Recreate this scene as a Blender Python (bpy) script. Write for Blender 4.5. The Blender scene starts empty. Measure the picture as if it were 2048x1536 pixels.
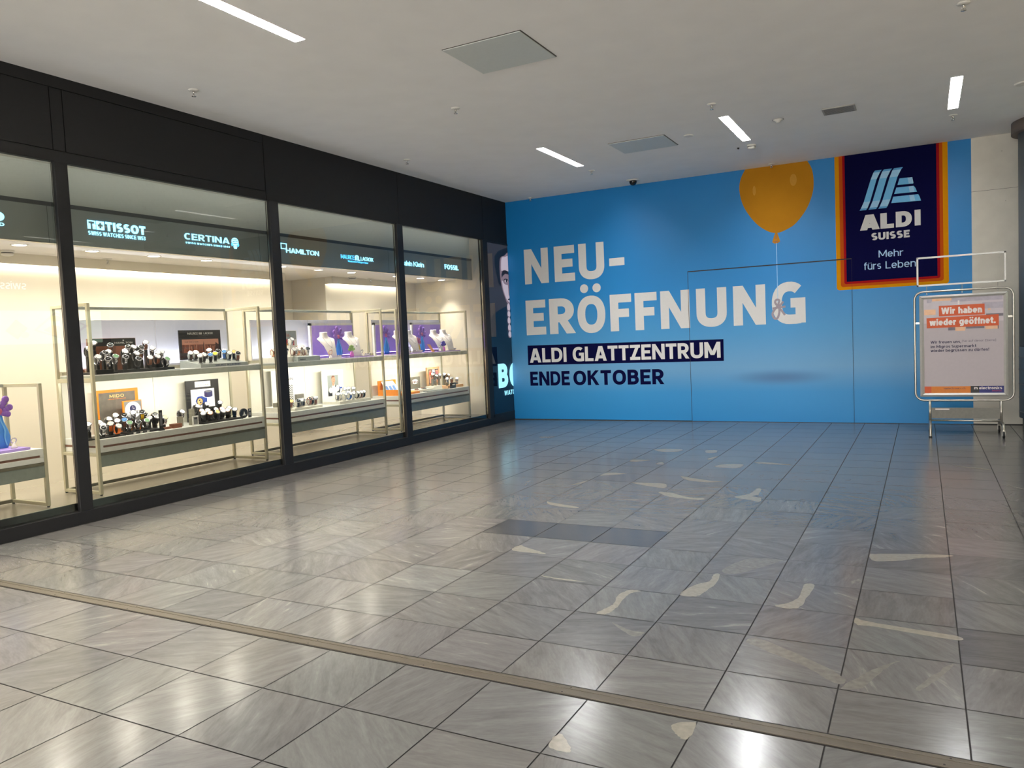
import bpy, bmesh, math, random
from mathutils import Vector, Matrix

random.seed(7)
SC = bpy.context.scene
COL = SC.collection

# =====================================================================
# CAMERA, WORLD, EXPOSURE
# =====================================================================
cam_d = bpy.data.cameras.new('camera')
cam = bpy.data.objects.new('camera', cam_d)
COL.objects.link(cam)
SC.camera = cam
CAMP = Vector((6.654, 0.0, 1.49))
RX = Vector((0.88323352, 0.4668479, -0.04417674))
UX = Vector((0.01144791, 0.0727126, 0.99728723))
FX = Vector((-0.46879365, 0.88134325, -0.05887777))
cam.matrix_world = Matrix(((RX.x, UX.x, -FX.x, CAMP.x), (RX.y, UX.y, -FX.y, CAMP.y), (RX.z, UX.z, -FX.z, CAMP.z), (0, 0, 0, 1)))
cam_d.sensor_width = 36
cam_d.lens = 1551.96 / 2048 * 36
cam_d.clip_start = 0.05
cam_d.clip_end = 100

SC.view_settings.view_transform = 'Standard'
SC.view_settings.look = 'None'
SC.view_settings.gamma = 1
SC.view_settings.use_curve_mapping = False
SC.view_settings.exposure = 0.15
SC.cycles.use_denoising = True
SC.cycles.max_bounces = 8
SC.cycles.diffuse_bounces = 4
SC.cycles.glossy_bounces = 5
SC.cycles.transmission_bounces = 6
SC.cycles.transparent_max_bounces = 12
SC.cycles.sample_clamp_indirect = 6
SC.cycles.caustics_reflective = True
SC.cycles.blur_glossy = 1.0
SC.cycles.caustics_refractive = False

WORLD = bpy.data.worlds.new('world')
SC.world = WORLD
WORLD.use_nodes = True
WORLD.node_tree.nodes['Background'].inputs[0].default_value = (1.0, 0.95, 0.88, 1)
WORLD.node_tree.nodes['Background'].inputs[1].default_value = 0.05

def area(name, loc, size, power, color=(1, 1, 1), rot=(0, 0, 0), sizey=None, parent=None, spread=180, disk=False):
    d = bpy.data.lights.new(name, 'AREA')
    d.energy = power; d.color = color; d.size = size
    d.spread = math.radians(spread)
    if disk: d.shape = 'DISK'
    elif sizey: d.shape = 'RECTANGLE'; d.size_y = sizey
    o = bpy.data.objects.new(name, d)
    o.location = loc; o.rotation_euler = rot
    COL.objects.link(o)
    if parent is not None:
        o.parent = parent
        o.location = Vector(loc) - ORG.get(parent.name, Vector())
    return o

# =====================================================================
# MATERIALS
# =====================================================================
def lin(c):
    c = c / 255
    return c / 12.92 if c <= .04045 else ((c + .055) / 1.055) ** 2.4
def rgb(r, g, b): return (lin(r), lin(g), lin(b), 1)

MATS = {}
def M(name, col=(200, 200, 200), rough=.5, metal=0., spec=.5, var=.05, scale=30., em=None, ems=0., coat=0., bump=0.):
    """A Principled material whose colour and roughness vary slightly with a noise texture."""
    if name in MATS: return MATS[name]
    m = bpy.data.materials.new(name); MATS[name] = m
    m.use_nodes = True
    nt = m.node_tree; b = nt.nodes['Principled BSDF']
    c = rgb(*col)
    b.inputs['Roughness'].default_value = rough
    b.inputs['Metallic'].default_value = metal
    b.inputs['Specular IOR Level'].default_value = spec
    b.inputs['Coat Weight'].default_value = coat
    tc = nt.nodes.new('ShaderNodeTexCoord')
    nz = nt.nodes.new('ShaderNodeTexNoise'); nz.inputs['Scale'].default_value = scale; nz.inputs['Detail'].default_value = 4
    nt.links.new(tc.outputs['Object'], nz.inputs['Vector'])
    mr = nt.nodes.new('ShaderNodeMapRange'); mr.inputs['From Min'].default_value = .3; mr.inputs['From Max'].default_value = .7
    mr.inputs['To Min'].default_value = 1 - var; mr.inputs['To Max'].default_value = 1 + var
    nt.links.new(nz.outputs['Fac'], mr.inputs['Value'])
    mx = nt.nodes.new('ShaderNodeMix'); mx.data_type = 'RGBA'; mx.blend_type = 'MULTIPLY'; mx.inputs['Factor'].default_value = 1
    mx.inputs['A'].default_value = c
    nt.links.new(mr.outputs['Result'], mx.inputs['B'])
    nt.links.new(mx.outputs['Result'], b.inputs['Base Color'])
    if bump:
        bp = nt.nodes.new('ShaderNodeBump'); bp.inputs['Strength'].default_value = bump; bp.inputs['Distance'].default_value = .002
        nt.links.new(nz.outputs['Fac'], bp.inputs['Height']); nt.links.new(bp.outputs['Normal'], b.inputs['Normal'])
    if em is not None:
        b.inputs['Emission Color'].default_value = rgb(*em)
        b.inputs['Emission Strength'].default_value = ems
    return m

def make_glass(name, tint=(.94, .97, .95), k=1.6):
    m = bpy.data.materials.new(name); MATS[name] = m
    m.use_nodes = True; nt = m.node_tree; nt.nodes.clear()
    out = nt.nodes.new('ShaderNodeOutputMaterial')
    tr = nt.nodes.new('ShaderNodeBsdfTransparent'); tr.inputs['Color'].default_value = (*tint, 1)
    gl = nt.nodes.new('ShaderNodeBsdfGlossy'); gl.inputs['Roughness'].default_value = .0
    fr = nt.nodes.new('ShaderNodeFresnel'); fr.inputs['IOR'].default_value = 1.5
    mu = nt.nodes.new('ShaderNodeMath'); mu.operation = 'MULTIPLY'; mu.inputs[1].default_value = k; mu.use_clamp = True
    mix = nt.nodes.new('ShaderNodeMixShader')
    nz = nt.nodes.new('ShaderNodeTexNoise'); nz.inputs['Scale'].default_value = .6
    bp = nt.nodes.new('ShaderNodeBump'); bp.inputs['Strength'].default_value = .02; bp.inputs['Distance'].default_value = .01
    nt.links.new(nz.outputs['Fac'], bp.inputs['Height']); nt.links.new(bp.outputs['Normal'], gl.inputs['Normal'])
    nt.links.new(fr.outputs[0], mu.inputs[0]); nt.links.new(mu.outputs[0], mix.inputs[0])
    nt.links.new(tr.outputs[0], mix.inputs[1]); nt.links.new(gl.outputs[0], mix.inputs[2])
    nt.links.new(mix.outputs[0], out.inputs[0])
    return m
GLASS = make_glass('window_glass')

# =====================================================================
# MESH BUILDER
# =====================================================================
ORG = {}
class MB:
    def __init__(s): s.v = []; s.f = []; s.m = []; s.sm = []; s.mats = []
    def mi(s, mat):
        if isinstance(mat, str): mat = MATS[mat]
        if mat not in s.mats: s.mats.append(mat)
        return s.mats.index(mat)
    def face(s, pts, mat, smooth=False):
        n = len(s.v); s.v += [tuple(p) for p in pts]
        s.f.append(list(range(n, n + len(pts)))); s.m.append(s.mi(mat)); s.sm.append(smooth)
    def raw(s, verts, faces, mat, smooth=False):
        n = len(s.v); s.v += [tuple(p) for p in verts]; k = s.mi(mat)
        for f in faces: s.f.append([i + n for i in f]); s.m.append(k); s.sm.append(smooth)
    def box(s, x0, x1, y0, y1, z0, z1, mat, bev=0.):
        if bev <= 0:
            V = [(x, y, z) for z in (z0, z1) for y in (y0, y1) for x in (x0, x1)]
            s.raw(V, [(0, 2, 3, 1), (4, 5, 7, 6), (0, 1, 5, 4), (2, 6, 7, 3), (0, 4, 6, 2), (1, 3, 7, 5)], mat)
            return
        bm = bmesh.new(); bmesh.ops.create_cube(bm, size=1)
        for v in bm.verts: v.co = Vector(((x0 + x1) / 2 + v.co.x * (x1 - x0), (y0 + y1) / 2 + v.co.y * (y1 - y0), (z0 + z1) / 2 + v.co.z * (z1 - z0)))
        bmesh.ops.bevel(bm, geom=bm.edges[:], offset=bev, segments=2, affect='EDGES', profile=.5)
        bm.verts.index_update()
        s.raw([v.co[:] for v in bm.verts], [[v.index for v in f.verts] for f in bm.faces], mat); bm.free()
    def prism(s, poly, mat, org, ex, ey, depth=0., off=0.):
        """2-D polygon on the plane org+ex*u+ey*v, moved off along the normal and given depth (towards the normal)."""
        org, ex, ey = Vector(org), Vector(ex), Vector(ey); nn = ex.cross(ey)
        P = [org + ex * u + ey * v + nn * (off + depth) for u, v in poly]
        if depth <= 0: s.face(P, mat); return
        Q = [p - nn * depth for p in P]; n = len(P)
        s.raw(P + Q, [list(range(n)), list(range(2 * n - 1, n - 1, -1))] + [[i, i + n, (i + 1) % n + n, (i + 1) % n] for i in range(n)], mat)
    def polys(s, polys, mat, org, ex, ey, off=.001, depth=0.):
        for i, q in enumerate(polys): s.prism(q, mat, org, ex, ey, depth, off + (i % 31) * 3.5e-5)
    def lathe(s, prof, mat, c=(0, 0, 0), seg=20, sx=1., sy=1., axis='z', smooth=True, cap=True):
        c = Vector(c); V = []; n = len(prof)
        for r, z in prof:
            for i in range(seg):
                a = 2 * math.pi * i / seg
                p = Vector((r * math.cos(a) * sx, r * math.sin(a) * sy, z))
                if axis == 'x': p = Vector((p.z, p.x, p.y))
                elif axis == 'y': p = Vector((p.y, p.z, p.x))
                V.append(c + p)
        F = [[j * seg + i, j * seg + (i + 1) % seg, (j + 1) * seg + (i + 1) % seg, (j + 1) * seg + i] for j in range(n - 1) for i in range(seg)]
        s.raw(V, F, mat, smooth)
        if cap:
            k = len(s.v) - len(V)
            s.f.append([k + i for i in range(seg - 1, -1, -1)]); s.m.append(s.mi(mat)); s.sm.append(False)
            s.f.append([k + (n - 1) * seg + i for i in range(seg)]); s.m.append(s.mi(mat)); s.sm.append(False)
    def cyl(s, c, r, h, mat, seg=20, axis='z', r2=None):
        s.lathe([(r, 0), (r if r2 is None else r2, h)], mat, c, seg, axis=axis)
    def ball(s, c, r, mat, seg=14, sx=1, sy=1, sz=1):
        n = 8
        s.lathe([(max(r * math.sin(math.pi * i / n), 1e-5), -r * sz * math.cos(math.pi * i / n)) for i in range(n + 1)], mat, c, seg, sx, sy, cap=False)
    def tube(s, pts, r, mat, seg=10, closed=False):
        pts = [Vector(p) for p in pts]; n = len(pts); V = []; up = None
        for i, p in enumerate(pts):
            a = pts[i - 1] if (i or closed) else pts[0]; b = pts[(i + 1) % n] if (i < n - 1 or closed) else pts[-1]
            d = (b - a).normalized()
            if up is None: up = Vector((0, 0, 1)) if abs(d.z) < .9 else Vector((1, 0, 0))
            x = d.cross(up).normalized(); y = x.cross(d).normalized(); up = y
            for k in range(seg):
                t = 2 * math.pi * k / seg
                V.append(p + x * math.cos(t) * r + y * math.sin(t) * r)
        m = n if closed else n - 1
        F = [[i * seg + k, i * seg + (k + 1) % seg, ((i + 1) % n) * seg + (k + 1) % seg, ((i + 1) % n) * seg + k] for i in range(m) for k in range(seg)]
        s.raw(V, F, mat, True)
        if not closed:
            k = len(s.v) - len(V)
            for q in ([k + i for i in range(seg)], [k + (n - 1) * seg + i for i in range(seg)][::-1]):
                s.f.append(q); s.m.append(s.mi(mat)); s.sm.append(False)
    def loft(s, rings, mat, smooth=True):
        n = len(rings[0]); V = [p for r in rings for p in r]
        F = [[j * n + i, j * n + (i + 1) % n, (j + 1) * n + (i + 1) % n, (j + 1) * n + i] for j in range(len(rings) - 1) for i in range(n)]
        F += [list(range(n))[::-1], [(len(rings) - 1) * n + i for i in range(n)]]
        s.raw(V, F, mat, smooth)
    def mesh(s, name, org=Vector((0, 0, 0)), fix=False):
        me = bpy.data.meshes.new(name)
        me.from_pydata([tuple(Vector(p) - org) for p in s.v], [], s.f)
        for m in s.mats: me.materials.append(m)
        me.polygons.foreach_set('material_index', s.m)
        me.polygons.foreach_set('use_smooth', s.sm)
        if fix:
            bm = bmesh.new(); bm.from_mesh(me); bmesh.ops.recalc_face_normals(bm, faces=bm.faces); bm.to_mesh(me); bm.free()
        me.update()
        return me
    def build(s, name, parent=None, org=None, fix=False):
        if parent is not None: org = ORG.get(parent.name, Vector())
        elif org is None:
            xs = [p[0] for p in s.v]; ys = [p[1] for p in s.v]; zs = [p[2] for p in s.v]
            org = Vector(((min(xs) + max(xs)) / 2, (min(ys) + max(ys)) / 2, min(zs)))
        org = Vector(org)
        o = bpy.data.objects.new(name, s.mesh(name, org, fix)); COL.objects.link(o)
        ORG[o.name] = org
        if parent is not None: o.parent = parent
        else: o.location = org
        return o

def tag(o, label, cat, group=None, kind=None):
    o['label'] = label; o['category'] = cat
    if group: o['group'] = group
    if kind: o['kind'] = kind
    return o
def thing(name, loc, label, cat, group=None, rz=0.):
    o = bpy.data.objects.new(name, None); COL.objects.link(o)
    o.empty_display_size = .1
    o.location = loc; o.rotation_euler = (0, 0, rz)
    ORG[o.name] = Vector(loc)
    return tag(o, label, cat, group)
def struct(o, label=None):
    o['kind'] = 'structure'
    if label: o['label'] = label
    return o
def copy_tree(o, parent=None):
    c = o.copy(); COL.objects.link(c)
    if parent is not None: c.parent = parent
    for ch in list(o.children): copy_tree(ch, c)
    return c
ORD = ['first', 'second', 'third', 'fourth', 'fifth', 'sixth', 'seventh', 'eighth', 'ninth', 'tenth', 'eleventh', 'twelfth', 'thirteenth', 'fourteenth',
       'fifteenth', 'sixteenth', 'seventeenth', 'eighteenth', 'nineteenth', 'twentieth', 'twenty-first', 'twenty-second', 'twenty-third', 'twenty-fourth', 'twenty-fifth']

def ell(cx, cy, rx, ry, n=20, a0=0.): return [(cx + rx * math.cos(2 * math.pi * i / n + a0), cy + ry * math.sin(2 * math.pi * i / n + a0)) for i in range(n)]
def rect(x0, x1, y0, y1): return [(x0, y0), (x1, y0), (x1, y1), (x0, y1)]
def crom(P, n=6, closed=False):
    out = []; N = len(P)
    for i in range(N if closed else N - 1):
        p0 = P[i - 1] if (i or closed) else P[0]; p1 = P[i]; p2 = P[(i + 1) % N]; p3 = P[(i + 2) % N] if (i + 2 < N or closed) else P[-1]
        for k in range(n):
            t = k / n
            out.append(tuple(.5 * (2 * p1[j] + (p2[j] - p0[j]) * t + (2 * p0[j] - 5 * p1[j] + 4 * p2[j] - p3[j]) * t * t + (3 * p1[j] - p0[j] - 3 * p2[j] + p3[j]) * t ** 3) for j in range(len(p1))))
    if not closed: out.append(tuple(P[-1]))
    return out
X_, Y_, Z_ = (1, 0, 0), (0, 1, 0), (0, 0, 1)
def on_front(x):   # plane facing the hall (+x): u runs along y, v along z
    return dict(org=(x, 0, 0), ex=Y_, ey=Z_)
def on_back(y):    # plane facing the camera (-y): u runs along x, v along z
    return dict(org=(0, y, 0), ex=X_, ey=Z_)

# ---- stroke lettering: every glyph is drawn from strokes of weight t (cap height 1) ----
def _arc(cx, cy, rx, ry, a0, a1, n=14, e=2.3):
    pts = []
    for i in range(n + 1):
        a = math.radians(a0 + (a1 - a0) * i / n)
        c, s = math.cos(a), math.sin(a)
        pts.append((cx + rx * math.copysign(abs(c) ** (2 / e), c), cy + ry * math.copysign(abs(s) ** (2 / e), s)))
    return pts

CAPW = dict(A=.80, B=.66, C=.66, D=.74, E=.60, F=.57, G=.76, H=.76, I=0, K=.72, L=.56, M=.92, N=.77, O=.80, P=.64, Q=.82,
            R=.68, S=.62, T=.64, U=.74, V=.76, W=1.1, X=.74, Z=.64)
LOWW = dict(a=.56, b=.60, c=.50, d=.60, e=.58, f=.36, g=.60, h=.58, i=0, k=.56, l=0, m=.92, n=.58, o=.62, p=.60, r=.40, s=.48,
            t=.40, u=.58, v=.56, w=.86, y=.56, z=.50)
DIGW = {'1': .34, '5': .56, '8': .60, '3': .56, '0': .6}

def glyph(ch, t):
    S = []; h = t / 2
    l = lambda *p: S.append(('l', list(p)))
    d = lambda x0, y0, x1, y1, k=1.08: S.append(('d', x0, y0, x1, y1, k))
    def bowl(x0, ya, yb, R):
        r = (yb - ya) / 2
        S.append(('l', [(x0, ya)] + _arc(R - r * 1.02, (ya + yb) / 2, r * 1.02, r, -90, 90, 12, 2.15) + [(x0, yb)]))
    dots = {'Ö': 'O', 'ö': 'o', 'ü': 'u', 'Ü': 'U', 'è': 'e'}
    base = dots.get(ch, ch)
    H = 1.0
    if base in CAPW:
        w = CAPW[base] or t
        w = max(w, t); R = w - h; T = 1 - h
        if base == 'A':
            d(w * .5 - .02, 1, h * 1.1, 0); d(w * .5 + .02, 1, w - h * 1.1, 0); l((w * .2, .27), (w * .8, .27))
        elif base == 'B':
            l((h, 0), (h, 1)); bowl(h, .52, T, R - .03); bowl(h, h, .52, R)
        elif base == 'C': l(*_arc(w * .54, .5, w * .54 - h, .5 - h, 52, 308, 22))
        elif base == 'D':
            l((h, 0), (h, 1))
            l((h, h), *_arc(w * .42, .5, R - w * .42, .5 - h, -90, 90, 16), (h, T))
        elif base == 'E': l((h, 0), (h, 1)); l((0, h), (w, h)); l((0, T), (w, T)); l((0, .51), (w * .9, .51))
        elif base == 'F': l((h, 0), (h, 1)); l((0, T), (w, T)); l((0, .49), (w * .88, .49))
        elif base == 'G':
            l(*_arc(w * .53, .5, w * .53 - h, .5 - h, 50, 270, 20), (w * .72, h), (R, h * 1.1)); l((R, h * .2), (R, .56)); l((w * .56, .5), (w, .5))
        elif base == 'H': l((h, 0), (h, 1)); l((R, 0), (R, 1)); l((h, .5), (R, .5))
        elif base == 'I': l((h, 0), (h, 1))
        elif base == 'K': l((h, 0), (h, 1)); d(h + .04, .42, w - h * 1.15, 1); d(w * .42, .56, w - h * 1.1, 0)
        elif base == 'L': l((h, 0), (h, 1)); l((0, h), (w, h))
        elif base == 'M':
            l((h, 0), (h, 1)); l((R, 0), (R, 1)); d(h, 1, w / 2, .18); d(R, 1, w / 2, .18)
        elif base == 'N': l((h, 0), (h, 1)); l((R, 0), (R, 1)); d(h * 1.05, 1, R - h * .05, 0)
        elif base in 'OQ':
            p = _arc(w / 2, .5, w / 2 - h, .5 - h, 0, 360, 36); S.append(('c', p[:-1]))
            if base == 'Q': d(w * .58, .28, w * .92, -.06, .9)
        elif base == 'P': l((h, 0), (h, 1)); bowl(h, .42, T, R)
        elif base == 'R': l((h, 0), (h, 1)); bowl(h, .44, T, R - .03); d(w * .42, .5, w - h * 1.05, 0)
        elif base == 'S':
            r = (T - h) / 4; rx = w / 2 - h
            l(*(_arc(w / 2, T - r, rx, r, 38, 270, 14, 2.2) + _arc(w / 2, h + r, rx, r, 90, -142, 14, 2.2)[1:]))
        elif base == 'T': l((w / 2, 0), (w / 2, 1)); l((0, T), (w, T))
        elif base == 'U': l((h, 1), *_arc(w / 2, w / 2, w / 2 - h, w / 2 - h, 180, 360, 18, 2.4), (R, 1))
        elif base == 'V': d(h * 1.05, 1, w / 2, 0); d(w - h * 1.05, 1, w / 2, 0)
        elif base == 'W':
            d(h, 1, w * .28, 0, 1.02); d(w * .5, 1, w * .28, 0, 1.02); d(w * .5, 1, w * .72, 0, 1.02); d(R, 1, w * .72, 0, 1.02)
        elif base == 'X': d(h * 1.1, 0, w - h * 1.1, 1); d(h * 1.1, 1, w - h * 1.1, 0)
        elif base == 'Z': l((0, h), (w, h)); l((0, T), (w, T)); d(h * 1.2, 0, w - h * 1.2, 1)
    elif base in LOWW:
        w = LOWW[base] or t
        w = max(w, t); R = w - h; H = .74; X = H - h; m = H / 2
        o = lambda: S.append(('c', _arc(w / 2, m, w / 2 - h, m - h, 0, 360, 28)[:-1]))
        if base == 'a':
            l((R, 0), *_arc(w * .5, X - .17, R - w * .5, .17, 0, 150, 10)); S.append(('c', _arc(w * .46, .21 + h * .2, w * .46 - h, max(.21 + h * .2 - h, .05), 0, 360, 18)[:-1]))
        elif base == 'b': l((h, 0), (h, 1)); o()
        elif base == 'c': l(*_arc(w * .55, m, w * .55 - h, m - h, 50, 310, 18))
        elif base == 'd': l((R, 0), (R, 1)); o()
        elif base == 'e':
            l(*_arc(w / 2, m, w / 2 - h, m - h, 0, 318, 22)); l((h, m), (w - h * .2, m - .001))
        elif base == 'f': l((h + .07, 0), *_arc(w - .02, .80, w - .09 - h, 1 - h - .8, 180, 90, 8)); l((0, X), (w, X))
        elif base == 'g': o(); l((R, H), *_arc(w / 2, 0, w / 2 - h, .24 - h, 0, -150, 10))
        elif base in 'hn':
            l((h, 0), (h, 1 if base == 'h' else H)); l((h, X - .2), *_arc(w / 2, X - .22, w / 2 - h, .22, 180, 0, 12), (R, 0))
        elif base == 'i': l((h, 0), (h, H)); S.append(('o', h, .9, h * 1.1))
        elif base == 'k': l((h, 0), (h, 1)); d(h + .02, .3, w - h * 1.1, H); d(w * .4, .42, w - h * 1.1, 0)
        elif base == 'l': l((h, 0), (h, 1))
        elif base == 'm':
            c = w / 2
            l((h, 0), (h, H)); l((h, X - .2), *_arc((h + c) / 2, X - .2, (c - h) / 2, .2, 180, 0, 10), (c, 0)); l((c, X - .2), *_arc((R + c) / 2, X - .2, (R - c) / 2, .2, 180, 0, 10), (R, 0))
        elif base == 'o': o()
        elif base == 'p': l((h, -.26), (h, H)); o()
        elif base == 'r': l((h, 0), (h, H)); l((h, X - .22), *_arc(w, X - .24, w - h, .24, 180, 92, 8))
        elif base == 's':
            r = (X - h) / 4; rx = w / 2 - h
            l(*(_arc(w / 2, X - r, rx, r, 35, 270, 10, 2.2) + _arc(w / 2, h + r, rx, r, 90, -145, 10, 2.2)[1:]))
        elif base == 't': l((h + .06, .95), *_arc(w, .2, w - .06 - h, .2 - h, 180, 270, 6)); l((0, X), (w, X))
        elif base == 'u': l((h, H), *_arc(w / 2, .26, w / 2 - h, .26 - h, 180, 360, 12), (R, H)); l((R, 0), (R, H))
        elif base == 'v': d(h * 1.1, H, w / 2, 0); d(w - h * 1.1, H, w / 2, 0)
        elif base == 'w':
            for x0, x1 in ((h, .28 * w), (.5 * w, .28 * w), (.5 * w, .72 * w), (R, .72 * w)): d(x0, H, x1, 0, 1.)
        elif base == 'z': l((0, h), (w, h)); l((0, X), (w, X)); d(h * 1.2, 0, w - h * 1.2, H)
    elif base in DIGW:
        w = DIGW[base]; R = w - h; T = 1 - h
        if base == '1': l((w - h, 0), (w - h, 1)); d(h, .74, w - h, 1, .8)
        elif base == '5': l((w * .95, T), (h, T), (h, .52)); l((h, .56), *_arc(w * .45, .3, R - w * .45, .3 - h, 80, -140, 14))
        elif base == '8': S.append(('c', _arc(w / 2, .27, w / 2 - h, .27 - h, 0, 360, 20)[:-1])); S.append(('c', _arc(w / 2, .76, w / 2 - h - .02, .24 - h, 0, 360, 20)[:-1]))
        elif base == '3': l(*_arc(w * .45, .76, R - w * .45, .24 - h, 140, -90, 12)); l(*_arc(w * .45, .28, R - w * .45, .28 - h, 90, -140, 12))
        else: S.append(('c', _arc(w / 2, .5, w / 2 - h, .5 - h, 0, 360, 30)[:-1]))
    elif base == '-': w = .44; l((0, .42), (w, .42))
    elif base == '.': w = t; S.append(('o', h, h, h * 1.1))
    elif base == ',': w = t; d(h * 1.2, t, h * .6, -.18, .9)
    elif base == '!': w = t; l((h, .32), (h, 1)); S.append(('o', h, h, h * 1.1))
    elif base == '[': w = .22; l((w, 1), (h, 1), (h, -.1), (w, -.1))
    elif base == ']': w = .22; l((0, 1), (w - h, 1), (w - h, -.1), (0, -.1))
    else: w = .28
    if ch in dots:
        for x in ((w * .27, w * .73) if ch != 'è' else (w * .5,)):
            S.append(('o', x, H + .06 + h * 1.3, h * .95))
    return w, S

def stroke_polys(S, t):
    """Convex-ish polygons (lists of 2-D points) that cover the strokes."""
    out = []
    h = t / 2
    for s in S:
        if s[0] == 'd':
            _, x0, y0, x1, y1, k = s
            k = h * k
            out.append([(x0 - k, y0), (x0 + k, y0), (x1 + k, y1), (x1 - k, y1)])
        elif s[0] == 'o':
            _, x, y, r = s
            out.append([(x + r * math.cos(i * math.pi / 8), y + r * math.sin(i * math.pi / 8)) for i in range(16)])
        else:
            p = s[1]; n = len(p); closed = s[0] == 'c'
            Lf, Rt = [], []
            for i in range(n):
                a = p[i - 1] if (i or closed) else p[0]
                b = p[(i + 1) % n] if (i < n - 1 or closed) else p[-1]
                q = p[i]
                d1 = (q[0] - a[0], q[1] - a[1]); d2 = (b[0] - q[0], b[1] - q[1])
                n1 = math.hypot(*d1); n2 = math.hypot(*d2)
                if n1 < 1e-9: d1, n1 = d2, n2
                if n2 < 1e-9: d2, n2 = d1, n1
                u = (d1[0] / n1 + d2[0] / n2, d1[1] / n1 + d2[1] / n2)
                nu = math.hypot(*u) or 1
                u = (u[0] / nu, u[1] / nu)
                c = max(.45, u[0] * d1[0] / n1 + u[1] * d1[1] / n1)
                nx, ny = -u[1] * h / c, u[0] * h / c
                Lf.append((q[0] + nx, q[1] + ny)); Rt.append((q[0] - nx, q[1] - ny))
            for i in range(n if closed else n - 1):
                j = (i + 1) % n
                out.append([Lf[i], Lf[j], Rt[j], Rt[i]])
    for i, q in enumerate(out):
        ar = sum(q[k][0] * q[(k + 1) % len(q)][1] - q[(k + 1) % len(q)][0] * q[k][1] for k in range(len(q)))
        if ar < 0: out[i] = q[::-1]
    return out

def text_polys(s, t=.16, gap=.12, x0=0., x1=None, z0=0., h=1., shear=0.):
    """Polygons of a line of text, baseline z0, cap height h, from x0 and (if given) stretched to end at x1."""
    polys, x = [], 0.
    for ch in s:
        w, S = glyph(ch, t)
        for q in stroke_polys(S, t):
            polys.append([(px + x, py) for px, py in q])
        x += w + (gap if ch != ' ' else 0)
    W = max(p[0] for q in polys for p in q) if polys else 1
    k = (x1 - x0) / W if x1 is not None else h
    return [[(x0 + (px + shear * py) * k, z0 + py * h) for px, py in q] for q in polys]
# =====================================================================
# THE SETTING
# =====================================================================
D = 12.555       # hoarding plane
HC = 3.943       # hall ceiling
ZP = .185        # shop window floor
YS0, YS1 = -.62, 11.66   # shop extent along the hall

M('grout', (40, 38, 36), .8)
M('ceiling_paint', (244, 242, 238), .85, var=.02, scale=3)
M('white_paint', (222, 218, 208), .7, var=.02)
M('concrete_panel', (214, 208, 194), .75, var=.04, scale=6)
M('black_metal', (25, 25, 27), .45, spec=.4, var=.06)
M('fascia_black', (30, 30, 31), .6, spec=.3, var=.05)
M('steel', (200, 198, 192), .22, 1., var=.03)
M('sill_metal', (48, 54, 56), .4, .4)
M('shop_wall', (224, 216, 199), .75, var=.015, scale=4)
M('shop_ceiling', (247, 243, 238), .8, var=.01)
M('shop_floor', (146, 138, 124), .22, var=.05, scale=5)
M('upper_gray', (196, 200, 193), .8, var=.02)
M('band_gray', (134, 140, 136), .35, var=.04, scale=3)
M('band_dark', (60, 64, 64), .5)
M('strip_metal', (96, 88, 75), .42, .35, var=.08, scale=14)
M('strip_dark', (38, 33, 28), .6)
M('trough_white', (235, 233, 225), .5)

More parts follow.
